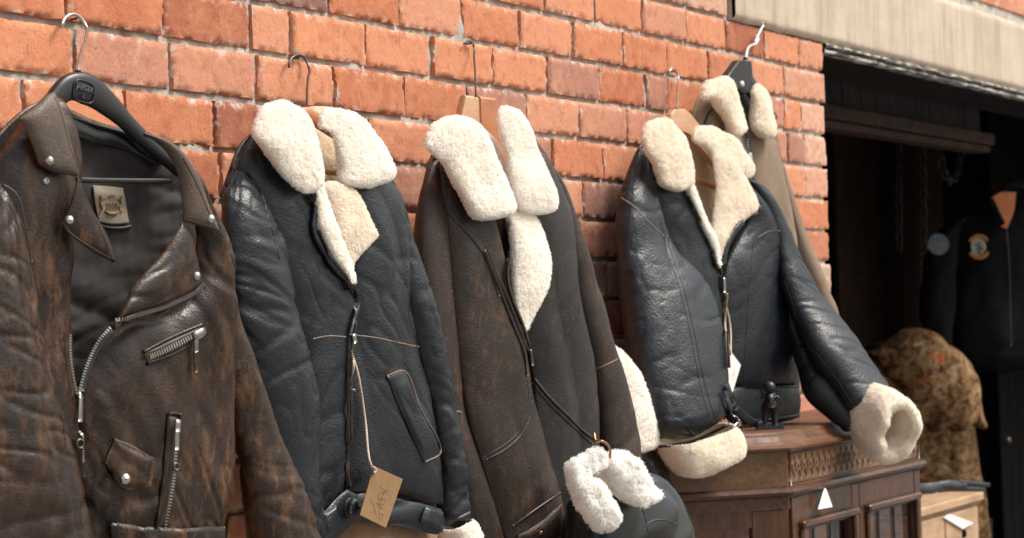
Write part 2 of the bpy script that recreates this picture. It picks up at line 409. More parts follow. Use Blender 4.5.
def leather(name, c0, c1, wear, wlo=.62, whi=.75, rough=(.34, .55), grain=260, gs=.35, wr=.3, wscale=34, spec=.4, mott=9, rub=.35, stretch=1.0, ws=38):
    t = NT(name); sv = t.map((1, 1, stretch))
    big = t.noise(mott, 7, .66, .4, sv); col = t.ramp(big, [(.30, c0), (.70, c1)])
    w1 = t.noise(wscale, 9, .74, .3, sv); w2 = t.ramp(t.noise(4.5, 4, .6), [(.38, .25), (.66, 1.0)]); wm = t.math('MULTIPLY', t.ramp(w1, [(wlo, 0.0), (whi, 1.0)]), w2)
    pt = t.n('ShaderNodeNewGeometry').outputs['Pointiness']; rb = t.math('MULTIPLY', t.ramp(pt, [(.505, 0.0), (.56, 1.0)]), t.ramp(t.noise(55, 6, .7), [(.35, 0.0), (.65, rub)]))
    col = t.mix(t.math('MAXIMUM', wm, rb), col, wear)
    g = t.voro(grain); g2 = t.noise(grain*1.7, 3, .6); wrk = t.noise(ws, 6, .6, 1.2)
    crk = t.voro(58, 'DISTANCE_TO_EDGE', t.mix(.25, t.co, t.n('ShaderNodeTexNoise').outputs['Color'], 'ADD')); ck = t.math('ADD', t.ramp(crk, [(0, 0.0), (.06, 1.0)]), t.ramp(t.noise(9, 3), [(.4, 0.0), (.6, 1.0)]))
    n1 = t.bump(wrk, wr*.7, .005); n1 = t.bump(ck, wr*.4, .001, n1); n1 = t.bump(g, gs, .001, n1); n1 = t.bump(g2, gs*.5, .0007, n1)
    ro = t.ramp(t.noise(24, 6, .65), [(.3, rough[0]), (.7, rough[1])])
    return t.out(col, ro, n1, spec=spec)
def fleece(name, c0, c1, dark):
    t = NT(name); col = t.ramp(t.noise(22, 5, .6), [(.3, c0), (.7, c1)])
    col = t.mix(t.ramp(t.noise(120, 3, .6), [(.6, 0.0), (.78, .4)]), col, dark)
    nr = t.bump(t.noise(260, 4, .7, .6), .35, .002); nr = t.bump(t.voro(150), .28, .002, nr)
    m = t.out(col, .95, nr, spec=.12, sheen=.25)
    t.b.inputs['Subsurface Weight'].default_value = .25; t.b.inputs['Subsurface Radius'].default_value = (.008, .006, .004); t.b.inputs['Subsurface Scale'].default_value = .6
    return m
def pilemat(f, c0, c1):
    t = NT('pile_'+f); col = t.ramp(t.noise(30, 4, .6), [(.3, c0), (.7, c1)]); o = t.t.nodes['Material Output']
    d = t.n('ShaderNodeBsdfDiffuse'); tr = t.n('ShaderNodeBsdfTranslucent'); mx = t.n('ShaderNodeMixShader'); mx.inputs[0].default_value = .45
    for q in (d, tr): t.l(col, q.inputs[0])
    t.l(d.outputs[0], mx.inputs[1]); t.l(tr.outputs[0], mx.inputs[2]); t.l(mx.outputs[0], o.inputs[0]); M['pile_'+f] = t.m
def plain(name, c, rough=.5, metal=0.0, bump=0.0, bs=200, var=.15, spec=.5):
    t = NT(name); f = t.noise(30, 5); col = t.ramp(f, [(.3, tuple(x*(1-var) for x in c)), (.7, tuple(min(1, x*(1+var)) for x in c))])
    return t.out(col, t.ramp(t.noise(70, 4), [(.3, rough*.85), (.7, min(1, rough*1.15))]), t.bump(t.noise(bs, 4), bump, .002) if bump else None, metal, spec)
def wood(name, c0, c1, rough=.4, axis=0, sc=1.0, bump=.15, spec=.5):
    t = NT(name); s = [60*sc]*3; s[axis] = 4*sc; v = t.map(tuple(s))
    g = t.noise(1, 6, .6, 1.2, v); col = t.ramp(g, [(.3, c0), (.5, tuple((a+b)/2 for a, b in zip(c0, c1))), (.7, c1)])
    col = t.mix(t.ramp(t.noise(7, 4), [(.4, 0.0), (.7, .5)]), col, tuple(x*.5 for x in c0))
    return t.out(col, t.ramp(t.noise(40, 4), [(.3, rough*.8), (.7, rough*1.25)]), t.bump(g, bump, .001), spec=spec)
M = {}
M['leather_brown'] = leather('leather_brown', (.0035,.0023,.002), (.026,.011,.0056), (.14,.064,.024), .48, .68, (.28,.46), 300, .30, .17, 38, mott=12, stretch=.42, rub=1.0, spec=.38, ws=60)
M['hanger_letters'] = plain('hanger_letters', (.11,.11,.115), .45)
M['leather_brown_collar'] = leather('leather_brown_collar', (.045,.030,.022), (.115,.082,.06), (.19,.135,.095), .55, .75, (.4,.6), 420, .5, .3, 90)
M['leather_navy'] = leather('leather_navy', (.0032,.0046,.007), (.0085,.0118,.017), (.06,.062,.064), .58, .80, (.27,.42), 260, .4, .30, spec=.5, ws=62)
M['leather_navy_pebbled'] = leather('leather_navy_pebbled', (.0036,.0052,.0076), (.0098,.0134,.0185), (.06,.063,.066), .60, .82, (.34,.52), 210, .55, .3, spec=.45, ws=50)
M['leather_charcoal'] = leather('leather_charcoal', (.008,.0055,.0045), (.040,.0235,.017), (.15,.068,.03), .50, .74, (.40,.58), 330, .5, .22, 60, spec=.42, mott=8, stretch=.5, rub=.8)
M['leather_charcoal_shade_trim'] = leather('leather_charcoal_shade_trim', (.008,.007,.0068), (.026,.0215,.020), (.14,.072,.036), .54, .78, (.40,.58), 330, .45, .22, 60, spec=.42, mott=8, stretch=.5, rub=.6)  # darker, greyer copy: right front's shade put into the colour; also raglan trim
M['leather_black'] = leather('leather_black', (.004,.0045,.005), (.008,.009,.010), (.03,.032,.034), .68, .85, (.16,.28), 340, .05, .12, spec=.6)
M['suede_tan'] = leather('suede_tan', (.185,.135,.092), (.27,.20,.14), (.34,.26,.19), .55, .8, (.75,.9), 420, .3, .2, 40, spec=.2)
M['trim_black'] = plain('trim_black', (.012,.013,.016), .42, 0, .2)
M['trim_brown'] = plain('trim_brown', (.045,.026,.017), .45, 0, .3)
M['trim_tan'] = plain('trim_tan', (.16,.10,.065), .6, 0, .3)
M['fleece_cream'] = fleece('fleece_cream', (.76,.67,.55), (.86,.78,.66), (.66,.55,.42))
M['fleece_white'] = fleece('fleece_white', (.84,.76,.66), (.89,.83,.74), (.76,.65,.53))
M['fleece_pure'] = fleece('fleece_pure', (.84,.80,.73), (.9,.87,.82), (.7,.65,.57))
pilemat('fleece_cream', (.91,.84,.74), (.95,.90,.82)); pilemat('fleece_white', (.955,.92,.86), (.975,.95,.91)); pilemat('fleece_pure', (.97,.955,.92), (.98,.97,.95))
M['fleece_lining'] = fleece('fleece_lining', (.55,.43,.27), (.70,.58,.40), (.42,.3,.16))
M['fleece_tan'] = fleece('fleece_tan', (.15,.08,.038), (.23,.13,.065), (.1,.05,.025))
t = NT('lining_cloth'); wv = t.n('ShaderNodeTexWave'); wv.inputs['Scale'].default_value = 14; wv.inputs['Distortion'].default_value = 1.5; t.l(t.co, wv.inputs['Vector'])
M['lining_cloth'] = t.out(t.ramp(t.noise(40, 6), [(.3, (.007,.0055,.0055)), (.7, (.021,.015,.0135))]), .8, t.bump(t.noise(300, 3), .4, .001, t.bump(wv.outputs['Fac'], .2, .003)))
M['steel'] = plain('steel', (.55,.54,.52), .3, 1.0, .05)
M['zip_metal'] = plain('zip_metal', (.34,.32,.29), .35, 1.0)
M['zip_dark'] = plain('zip_dark', (.10,.085,.07), .4, 1.0)
M['wire_dark'] = plain('wire_dark', (.12,.11,.10), .35, 1.0)
M['copper'] = plain('copper', (.42,.22,.11), .35, 1.0)
M['white_plastic'] = plain('white_plastic', (.75,.75,.73), .4)
M['black_plastic'] = plain('black_plastic', (.011,.011,.012), .36, 0, .08, 400)
M['hanger_wood'] = wood('hanger_wood', (.42,.16,.07), (.56,.25,.12), .38, 0, .8, .05)
M['hanger_wood_pale'] = wood('hanger_wood_pale', (.55,.30,.17), (.68,.42,.27), .38, 0, .8, .05)
M['kraft'] = plain('kraft', (.215,.122,.05), .85, 0, .25, 500, .1)
M['paper'] = plain('paper', (.74,.71,.66), .85, 0, .1, 500, .04)
M['string'] = plain('string', (.50,.38,.28), .9, 0, .5, 900)
M['ink'] = plain('ink', (.11,.062,.028), .8)
M['gold_thread'] = plain('gold_thread', (.20,.115,.045), .7)
M['label_cloth'] = plain('label_cloth', (.24,.20,.155), .85, 0, .4, 900)
M['cabinet_wood'] = wood('cabinet_wood', (.038,.0145,.0062), (.135,.056,.022), .32, 0, 1, .12)
M['cabinet_wood_upright'] = wood('cabinet_wood_upright', (.036,.0135,.006), (.125,.05,.02), .34, 2, 1, .12)
M['cabinet_top'] = wood('cabinet_top', (.07,.026,.010), (.19,.080,.032), .5, 0, 1, .08)
M['frieze_wood'] = wood('frieze_wood', (.095,.042,.017), (.22,.11,.047), .38, 0, 1, .15)
M['cab_inside'] = plain('cab_inside', (.07,.055,.05), .7)
M['lead'] = plain('lead', (.09,.10,.12), .4, .8)
M['bronze_dark'] = plain('bronze_dark', (.012,.012,.014), .38, 0, .2, 150)
M['pine'] = wood('pine', (.38,.23,.13), (.52,.34,.2), .6, 0, 1, .15)
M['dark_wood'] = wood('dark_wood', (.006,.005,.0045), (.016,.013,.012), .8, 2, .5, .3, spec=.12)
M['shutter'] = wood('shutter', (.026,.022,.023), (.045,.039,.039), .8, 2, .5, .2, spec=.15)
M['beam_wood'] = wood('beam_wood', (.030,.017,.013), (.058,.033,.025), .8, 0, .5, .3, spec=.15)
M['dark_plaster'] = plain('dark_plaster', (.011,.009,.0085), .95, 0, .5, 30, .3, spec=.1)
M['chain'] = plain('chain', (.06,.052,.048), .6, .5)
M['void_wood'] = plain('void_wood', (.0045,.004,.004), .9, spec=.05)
M['nylon_black'] = plain('nylon_black', (.0026,.0026,.0032), .75, 0, .3, 60, spec=.14)
M['orange_satin'] = plain('orange_satin', (.55,.16,.03), .45, 0, .2, 60)
M['patch_silver'] = plain('patch_silver', (.13,.155,.18), .6, 0, .6, 300, .4)
M['patch_orange'] = plain('patch_orange', (.42,.18,.04), .8)
M['patch_white'] = plain('patch_white', (.4,.38,.34), .8)
t = NT('glass'); t.b.inputs['Transmission Weight'].default_value = 0; M['glass'] = t.m
t.t.nodes.clear(); o_ = t.n('ShaderNodeOutputMaterial'); gl = t.n('ShaderNodeBsdfGlossy'); gl.inputs['Roughness'].default_value = .02
tr = t.n('ShaderNodeBsdfTransparent'); tr.inputs[0].default_value = (.93,.95,.94,1); fr = t.n('ShaderNodeFresnel'); fr.inputs[0].default_value = 1.6
mx = t.n('ShaderNodeMixShader'); t.l(fr.outputs[0], mx.inputs[0]); t.l(tr.outputs[0], mx.inputs[1]); t.l(gl.outputs[0], mx.inputs[2]); t.l(mx.outputs[0], o_.inputs[0])
# patterned cloth
t = NT('patterned_cloth'); c = t.ramp(t.noise(19, 4, .6, 1.2), [(.34, (.045,.02,.009)), (.46, (.19,.09,.034)), (.56, (.31,.185,.085)), (.70, (.42,.295,.17))])
v = t.voro(9, vec=t.mix(.18, t.co, t.n('ShaderNodeTexNoise').outputs['Color'], 'ADD')); c = t.mix(t.math('MULTIPLY', t.ramp(v, [(.12, 1.0), (.2, 0.0)]), .9), c, (.50,.10,.025))
lf = t.ramp(t.voro(34, vec=t.mix(.06, t.co, t.n('ShaderNodeTexNoise').outputs['Color'], 'ADD')), [(.14, 1.0), (.26, 0.0)]); c = t.mix(t.math('MULTIPLY', lf, .4), c, (.5,.38,.25))
c = t.mix(t.ramp(t.noise(60, 4), [(.55, 0.0), (.68, .75)]), c, (.04,.018,.008))
M['patterned_cloth'] = t.out(c, .8, t.bump(t.noise(420, 3), .3, .001), spec=.25)
# brick
t = NT('brick'); a = t.n('ShaderNodeAttribute', attribute_name='tint'); sep = t.n('ShaderNodeSeparateColor'); t.l(a.outputs['Color'], sep.inputs[0])
c = t.ramp(sep.outputs[0], [(0, (.29,.09,.054)), (.14, (.44,.15,.072)), (.52, (.57,.222,.112)), (.72, (.56,.25,.15)), (.86, (.40,.185,.13)), (1, (.20,.11,.09))])
c = t.mix(t.ramp(t.noise(13, 6, .65, .8), [(.42, 0.0), (.72, .5)]), c, (.64,.275,.15))
c = t.mix(t.ramp(t.noise(30, 8, .7, .4), [(.52, 0.0), (.72, .6)]), c, (.27,.08,.045))
c = t.mix(t.ramp(t.noise(7, 8, .72, 1.0), [(.60, 0.0), (.72, .5)]), c, (.62,.45,.34))
st_ = t.ramp(t.noise(1, 5, .65, .3, t.map((55, 20, 9))), [(.58, 0.0), (.75, .42)]); c = t.mix(st_, c, (.66,.40,.28))
sp = t.ramp(t.noise(210, 4, .65), [(.64, 0.0), (.70, 1.0)]); c = t.mix(t.math('MULTIPLY', sp, .8), c, (.07,.025,.018))
c = t.mix(t.math('MULTIPLY', sep.outputs[1], t.ramp(t.noise(40, 6, .7), [(.35, 0.0), (.55, 1.0)])), c, (.60,.46,.36))
sm = t.math('MULTIPLY', sep.outputs[2], t.ramp(t.noise(34, 7, .7, .4), [(.52, 0.0), (.62, .9)])); c = t.mix(sm, c, (.58,.51,.43))
h = t.math('SUBTRACT', t.noise(110, 8, .7), t.math('MULTIPLY', sp, .25))
M['brick'] = t.out(c, .9, t.bump(t.noise(25, 5, .6), .16, .005, t.bump(h, .55, .004)), spec=.25)
t = NT('mortar'); c = t.ramp(t.noise(22, 8, .65), [(.28, (.34,.30,.25)), (.5, (.52,.465,.40)), (.72, (.68,.62,.54))])
c = t.mix(t.ramp(t.noise(90, 5), [(.6, 0.0), (.78, .6)]), c, (.17,.14,.12))
M['mortar'] = t.out(c, .95, t.bump(t.noise(130, 8, .75), .9, .006), spec=.2)
t = NT('concrete'); vv = t.map((9, 9, 1.4)); c = t.ramp(t.noise(3, 8, .6), [(.3, (.45,.365,.275)), (.7, (.57,.47,.365))])
c = t.mix(t.ramp(t.noise(2.4, 6, .6, 0, vv), [(.46, 0.0), (.68, .6)]), c, (.30,.235,.175)); c = t.mix(t.ramp(t.noise(130, 4), [(.62, 0.0), (.72, .45)]), c, (.25,.2,.15))
M['concrete'] = t.out(c, .9, t.bump(t.noise(90, 8, .7), .4, .004), spec=.25)
t = NT('flaking_paint'); k = t.ramp(t.noise(14, 8, .7, 0, t.map((1, 6, 9))), [(.47, 0.0), (.50, 1.0)])
M['flaking_paint'] = t.out(t.mix(k, (.56,.53,.48), (.05,.038,.032)), .75, t.bump(k, .6, -.003))
t = NT('paving'); c = t.ramp(t.noise(2, 8, .6), [(.3, (.13,.125,.12)), (.7, (.22,.21,.2))]); M['paving'] = t.out(c, .9, t.bump(t.noise(40, 6), .4, .005))
# ------------------------------------------------------------------ brick wall with lintel
LX0, LZ0, LZ1, JX = 5.475, 2.268, 2.497, 6.112
wall = thing('brick_wall', (3.5, 0, 0), 'orange red brick wall with grey mortar and a pale concrete lintel over its doorway', 'wall')
def build_bricks():
    V, F, T = [], [], []; nb = 0; RH, BL = .0853, .2446; g = random.Random(5)
    def brick(x0, x1, z0, z1, dep, fine):
        nonlocal nb
        w, h = x1-x0, z1-z0; nx, nz = (max(6, int(w/.0058)), 14) if fine else (4, 3)
        a = np.linspace(0, 1, nx); b = np.linspace(0, 1, nz); X, Z = np.meshgrid(x0+a*w, z0+b*h)
        ex = np.minimum(X-x0, x1-X); ez = np.minimum(Z-z0, z1-Z); e = np.minimum(ex, ez)
        s = g.random()*50
        ch = fbm(X*34+s, Z*34, s, 3)+.7*fbm(X*95+s, Z*95, s+4, 2); chip = sstep(.0024, .0, e-.0062*np.clip(ch*2.2-.15, -.3, 1.6))
        Y = -.003+.0022*pn(X*6+s, Z*9, s)+.0016*fbm(X*55, Z*55, s, 3)+.0052*chip+(g.random()-.5)*.004+(X-x0-w/2)*(g.random()-.5)*.012
        jx = .0022*fbm(Z*40+s, X*30, 3, 2); X = X+np.where(ex < 1e-6, jx, 0); Z = Z+np.where(ez < 1e-6, .0026*fbm(X*30+s, Z*30, 7, 2), 0)
        G = np.stack([X, Y, Z], -1)
        ring = [(0, j) for j in range(nx)]+[(i, nx-1) for i in range(1, nz)]+[(nz-1, j) for j in range(nx-2, -1, -1)]+[(i, 0) for i in range(nz-2, 0, -1)]
        R0 = np.array([G[i, j] for i, j in ring]); R1 = R0.copy(); R1[:, 1] = dep
        V.append(np.vstack([G.reshape(-1, 3), R1])); m = len(ring)
        F.extend([(nb+i*nx+j, nb+i*nx+j+1, nb+(i+1)*nx+j+1, nb+(i+1)*nx+j) for i in range(nz-1) for j in range(nx-1)])
        rid = [nb+i*nx+j for i, j in ring]
        F.extend([(rid[k], nb+nx*nz+k, nb+nx*nz+(k+1) % m, rid[(k+1) % m]) for k in range(m)])
        n = nx*nz+m; r = g.random(); r = r**1.0; c = (min(1, max(0, r)), (0 if g.random()>.16 else g.random()*.75)); eb = np.concatenate([sstep(.016, .001, np.minimum(ez*np.where(Z > (z0+z1)/2, 1, 1.7), ex*1.2)+.006*fbm(X*40, Z*40, s, 3)).ravel(), np.ones(m)]); T.extend([(c[0], c[1], float(q), 1) for q in eb]); nb += n
    for k in range(-23, 16):
        z0 = 1.93+RH*k+.0053+(g.random()-.5)*.002; z1 = 1.93+RH*(k+1)-.0053
        if z0 < .02: continue
        x = 4.7241-BL*30+(0 if k % 2 == 0 else BL*.45)+(g.random()-.5)*.02
        while x < 13:
            L = BL*(1+(g.random()-.5)*.03)
            if g.random() < .07: L *= .5
            xa, xb = x+.0048, x+L-.0048; x += L
            if xb < -1.6: continue
            if z1 <= LZ0+.02 or z0 >= LZ1+.0: 
                if z1 <= LZ0+.02:
                    if xa > JX-.04: continue
                    xb = min(xb, JX+(g.random()-.5)*.006)
                    if JX-xb < .06: xb = JX+(g.random()-.5)*.006
            else:
                if xa > LX0-.03: continue
                xb = min(xb, LX0-.006)
            if z0 < LZ0 < z1 and xb > LX0: 
                if xa < LX0-.04: xb = LX0-.006
                else: continue
            brick(xa, xb, z0, min(z1, LZ0-.004) if (xa > LX0 and z1 < LZ1) else z1, .1 if abs(xb-JX) < .01 else .03, 2.4 < xa < 6.2 and .95 < z0 < 2.6)
    o = mk('bricks', np.vstack(V), F, M['brick'], wall, smooth=True)
    at_ = o.data.attributes.new('tint', 'FLOAT_COLOR', 'POINT'); at_.data.foreach_set('color', np.array(T, 'f').ravel())
    o.data.set_sharp_from_angle(angle=R(50))
build_bricks()
def mortar_sheet():
    mb = MB()
    for (xa, xb, za, zb) in ((-1.6, LX0-.003, 0, 3.29), (LX0-.003, JX-.012, 0, LZ0-.004), (LX0-.003, 13.0, LZ1-.005, 3.29)):
        nx, nz = max(2, int((xb-xa)/.014)), max(2, int((zb-za)/.014)); X, Z = np.meshgrid(np.linspace(xa, xb, nx), np.linspace(za, zb, nz))
        Y = .0062+.0055*fbm(X*16, Z*16, 1, 3)+.003*pn(X*80, Z*80, 2)-.007*sstep(.05, .45, fbm(X*5, Z*9, 8, 3))
        mb.add(np.stack([X, Y, Z], -1).reshape(-1, 3), [f[::-1] for f in gridF(nz, nx)])
    mb.build('mortar', M['mortar'], wall)
    c = MB(); c.box((-1.6, .032, 0), (LX0, .215, 3.29)); c.box((LX0+.001, .102, 0), (JX-.014, .215, LZ0-.006)); c.box((LX0+.001, .033, LZ1), (13.0, .215, 3.29)); c.build('wall_core', M['mortar'], wall, smooth=False)
mortar_sheet()
def lintel():
    xs = np.linspace(LX0, 13.0, 260); zs = np.linspace(LZ0, LZ1, 26); X, Z = np.meshgrid(xs, zs)
    Y = -.016+.003*fbm(X*5, Z*9, 2, 4)+.0012*fbm(X*40, Z*40, 3, 2)
    lo = sstep(.03, 0, Z-LZ0); Z2 = Z-lo*.010*np.clip(fbm(X*7, 1.0, 9, 3), -.4, .6)*(X < 6.05)+0*X
    up = sstep(.03, 0, LZ1-Z); Z2 = Z2+up*.02*fbm(X*5, 4.0, 2, 4); Y = Y+.012*np.maximum(sstep(.012, 0, Z-LZ0), sstep(.014, 0, LZ1-Z))
    mb = MB(); mb.add(np.stack([X, Y, Z2], -1).reshape(-1, 3), [f[::-1] for f in gridF(26, 260)])
    n = 260; b0 = np.stack([X[0], Y[0], Z2[0]], -1); b1 = b0.copy(); b1[:, 1] = .215; t0 = np.stack([X[-1], Y[-1], Z2[-1]], -1); t1 = t0.copy(); t1[:, 1] = .03
    mb.add(np.vstack([b0, b1]), gridF(2, n)); mb.add(np.vstack([t0, t1]), gridF(2, n))
    mb.add([(LX0, .03, LZ0), (LX0, -.006, LZ0), (LX0, -.006, LZ1), (LX0, .03, LZ1)], [(0, 1, 2, 3)])
    l = mb.build('lintel', M['concrete'], wall)
    p = MB(); 
    for (za, zb, ya) in ((LZ0-.012, LZ0-.003, -.012), (LZ0-.028, LZ0-.017, -.006)):
        n = 180; X = np.linspace(JX+.004, 13.0, n); wob = .0025*fbm(X*12, 2.0, za*90, 3)
        rows = [np.stack([X, np.full(n, y), z+wob], -1) for y, z in ((.02, zb), (ya, zb), (ya-.001, (za+zb)/2), (ya, za), (.02, za))]
        p.add(np.vstack(rows), gridF(5, n))
    p.build('painted_edge', M['flaking_paint'], l)
    s = MB(); s.box((JX+.002, .021, LZ0-.034), (13.0, .214, LZ0-.013)); s.build('soffit_board', M['dark_wood'], l, smooth=False)
lintel()

# ------------------------------------------------------------------ ground, sky, light, camera
def ground():
    mb = MB(); mb.add([(-150, -150, 0), (150, -150, 0), (150, 150, 0), (-150, 150, 0)], [(0, 1, 2, 3)])
    tag(mb.build('ground', M['paving'], smooth=False), kind='structure')
ground()
cam = bpy.data.cameras.new('camera'); co = bpy.data.objects.new('camera', cam); COL.objects.link(co)
from mathutils import Matrix
m3 = Matrix(((RT[0], UP[0], -FW[0]), (RT[1], UP[1], -FW[1]), (RT[2], UP[2], -FW[2]))); co.matrix_world = Matrix.Translation(Vector(CAM)) @ m3.to_4x4()
cam.sensor_width = 36; cam.lens = 36*FPX/1024; cam.clip_end = 500; cam.clip_start = .05
cam.dof.use_dof = True; cam.dof.focus_distance = 4.0; cam.dof.aperture_fstop = 9
SC.camera = co
SC.cycles.diffuse_bounces = 8; SC.cycles.max_bounces = 14; SC.cycles.transmission_bounces = 12
w = bpy.data.worlds.new('World'); SC.world = w; w.use_nodes = True; nt = w.node_tree; bg = nt.nodes['Background']
sky = nt.nodes.new('ShaderNodeTexSky'); sky.sky_type = 'NISHITA'; sky.sun_disc = False
SUN_EL, SUN_AZ = 54, 152     # azimuth clockwise from +y
sky.sun_elevation = R(SUN_EL); sky.sun_rotation = R(SUN_AZ); sky.air_density = 1.6; sky.dust_density = 4.0; sky.ozone_density = .6
hs = nt.nodes.new('ShaderNodeHueSaturation'); hs.inputs['Saturation'].default_value = .55
nt.links.new(sky.outputs[0], hs.inputs['Color']); nt.links.new(hs.outputs[0], bg.inputs[0]); bg.inputs[1].default_value = .062
sl = bpy.data.lights.new('sun', 'SUN'); sl.energy = 1.5; sl.angle = R(22); sl.color = (1, .95, .88)
so = bpy.data.objects.new('sun', sl); COL.objects.link(so); so.location = (2, -4, 6)
d = Vector((math.sin(R(SUN_AZ))*math.cos(R(SUN_EL)), math.cos(R(SUN_AZ))*math.cos(R(SUN_EL)), math.sin(R(SUN_EL))))
so.rotation_euler = d.to_track_quat('Z', 'Y').to_euler()
SC.view_settings.view_transform = 'Standard'; SC.view_settings.look = 'None'; SC.view_settings.exposure = 1.5; SC.view_settings.gamma = 1; SC.view_settings.use_curve_mapping = False

# ------------------------------------------------------------------ room behind the doorway
room = thing('store_room', (8, 2, 0), 'dark store room seen through the open doorway', 'room')
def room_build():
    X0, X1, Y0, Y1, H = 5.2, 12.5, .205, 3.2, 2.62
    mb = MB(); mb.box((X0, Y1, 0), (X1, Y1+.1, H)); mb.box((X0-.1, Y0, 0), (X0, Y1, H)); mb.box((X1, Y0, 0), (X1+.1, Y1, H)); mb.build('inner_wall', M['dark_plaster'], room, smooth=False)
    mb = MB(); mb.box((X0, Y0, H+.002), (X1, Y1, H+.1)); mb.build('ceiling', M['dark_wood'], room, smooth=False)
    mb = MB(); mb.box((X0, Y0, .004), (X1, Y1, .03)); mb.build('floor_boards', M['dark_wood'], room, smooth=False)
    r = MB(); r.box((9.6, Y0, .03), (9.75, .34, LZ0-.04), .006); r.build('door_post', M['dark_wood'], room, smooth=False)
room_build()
# ------------------------------------------------------------------ oak cabinet with canted corners
FX0, FX1, FY = 4.86, 5.755, -.35
def foot(o, back=-.006):
    k = math.tan(R(22.5)); d = -FY+back
    return [(FX0-d-o*1.4142, back), (FX0-o*k, FY-o), (FX1+o*k, FY-o), (FX1+d+o*1.4142, back)]
def loft(rings, cap=(True, True)):
    V = []; F = []
    for o, z in rings: V += [(x, y, z) for x, y in foot(o)]
    for i in range(len(rings)-1):
        for j in range(4): k = (j+1) % 4; F.append((i*4+j, i*4+k, (i+1)*4+k, (i+1)*4+j))
    if cap[0]: F.append((3, 2, 1, 0))
    if cap[1]: b = (len(rings)-1)*4; F.append((b, b+1, b+2, b+3))
    return V, F
def cabinet():
    c = thing('wooden_cabinet', (5.3, -.18, 0), 'dark oak cabinet with carved frieze, canted corner and glazed doors below the jackets', 'cabinet')
    mb = MB(); mb.add(*loft([(.008, 1.246), (.013, 1.248), (.014, 1.253), (.006, 1.2555), (-.006, 1.259), (-.016, 1.266), (-.024, 1.276), (-.026, 1.281), (-.031, 1.285), (-.037, 1.286)])); top = mb.build('top', M['cabinet_top'], c, smooth=False)
    fr = MB(); fr.add(*loft([(0, 1.1685), (0, 1.2455)])); fz = fr.build('frieze', M['frieze_wood'], c, smooth=False)
    b = MB(); b.add(*loft([(.004, 1.147), (.012, 1.151), (.017, 1.158), (.014, 1.165), (.006, 1.168)])); b.build('waist_moulding', M['cabinet_wood'], c, smooth=False)
    # bead strips at the corner and carving on the frieze
    bd = MB()
    for x in (FX0+.012, FX1-.012): bd.tube([(x, FY-.001, 1.170), (x, FY-.001, 1.244)], .0045, 8)
    for z in (1.1745, 1.2385): bd.tube([(FX0+.03, FY, z), (FX1-.03, FY, z)], .002, 6)
    bd.build('bead', M['cabinet_wood'], fz)
    cv = MB(); n = 22; st = (FX1-FX0-.08)/n; ph = np.linspace(0, math.pi, 13)
    for i in range(n+1):
        x = FX0+.04+i*st
        for s, z in ((1, 1.1795), (-1, 1.2335)):
            cv.tube(np.stack([x+st*.95*np.cos(ph), np.full(13, FY-.0008), z+s*.042*np.sin(ph)], 1), .0012, 6)
        p2 = np.linspace(0, 2*math.pi, 17); cv.tube(np.stack([x+st*.3*np.cos(p2), np.full(17, FY-.0008), 1.2065+.011*np.sin(p2)], 1), .0012, 6)
    cv.build('carving', M['frieze_wood'], fz)
    # carcass
    k = MB(); k.add(*loft([(.012, .03), (.012, .12), (0, .135)])); k.add(*loft([(-.004, .55), (-.004, .57)])); k.add(*loft([(0, 1.12), (0, 1.1475)]))
    k.build('carcass', M['cabinet_wood'], c, smooth=False)
    def side(s):
        o = np.array([FX0 if s < 0 else FX1, FY, 0]); u = np.array([.7071*s, .7071, 0]); nn = np.array([.7071*s, -.7071, 0])
        m = MB()
        A, B = (.085, .405) if s < 0 else (.026, .456)
        for a, bb, z0, z1 in ((.0, A, .135, 1.12), (B, .482, .135, 1.12), (A, B, 1.085, 1.12), (A, B, .135, .22)):
            P = [o+u*a+np.array([0,0,z0]), o+u*bb+np.array([0,0,z0]), o+u*bb+np.array([0,0,z1]), o+u*a+np.array([0,0,z1])]
            m.add(*slab(np.array(P)+nn*.0, nn, .022, .002))
        m.build('side_frame', M['cabinet_wood_upright'], c, smooth=False)
        P = [o+u*A+np.array([0,0,.22]), o+u*B+np.array([0,0,.22]), o+u*B+np.array([0,0,1.085]), o+u*A+np.array([0,0,1.085])]
        mk('glass_pane', np.array(P)-nn*.012, [(0, 1, 2, 3)], M['glass'], c)
    side(-1); side(1)
    legs = MB(); 
    for x, y in ((FX0+.02, FY+.022), (FX1-.02, FY+.022), (FX0-.25, -.04), (FX1+.25, -.04)): MB().box((x-.02, y-.02, 0), (x+.02, y+.02, .03)).build('foot', M['cabinet_wood'], c, smooth=False)
    p = MB(); p.box((FX0-.12, -.09, .57), (FX0+.02, -.075, 1.11)); p.build('inner_panel', M['cab_inside'], c, smooth=False)
    # doors
    dx = at(857, 482, FY)[0]; g = .0015
    for a, b_ in ((FX0+.012, dx-g), (dx+g, FX1-.012)):
        zt, zb, y0, y1 = 1.1445, .14, FY-.004, FY+.018; sw = .045; rt = .066
        m = MB(); m.box((a, y0, zb), (a+sw, y1, zt), .002); m.box((b_-sw, y0, zb), (b_, y1, zt), .002); m.box((a+sw+.0005, y0+.0015, zt-rt), (b_-sw-.0005, y1, zt), .001); m.box((a+sw+.0005, y0+.0015, zb), (b_-sw-.0005, y1, zb+.09), .001)
        d = m.build('door', M['cabinet_wood_upright'], c, smooth=False)
        w0, w1, wt, wb = a+sw, b_-sw, zt-rt, zb+.09; mm = MB()
        mm.box((w0-.012, y0-.016, wt-.004), (w1+.012, y0+.001, wt+.012), .004); mm.box((w0-.010, y0-.010, wb), (w0+.006, y0+.001, wt-.005), .004); mm.box((w1-.006, y0-.010, wb), (w1+.010, y0+.001, wt-.005), .004); mm.box((w0-.012, y0-.012, wb-.014), (w1+.012, y0+.001, wb-.001), .004)
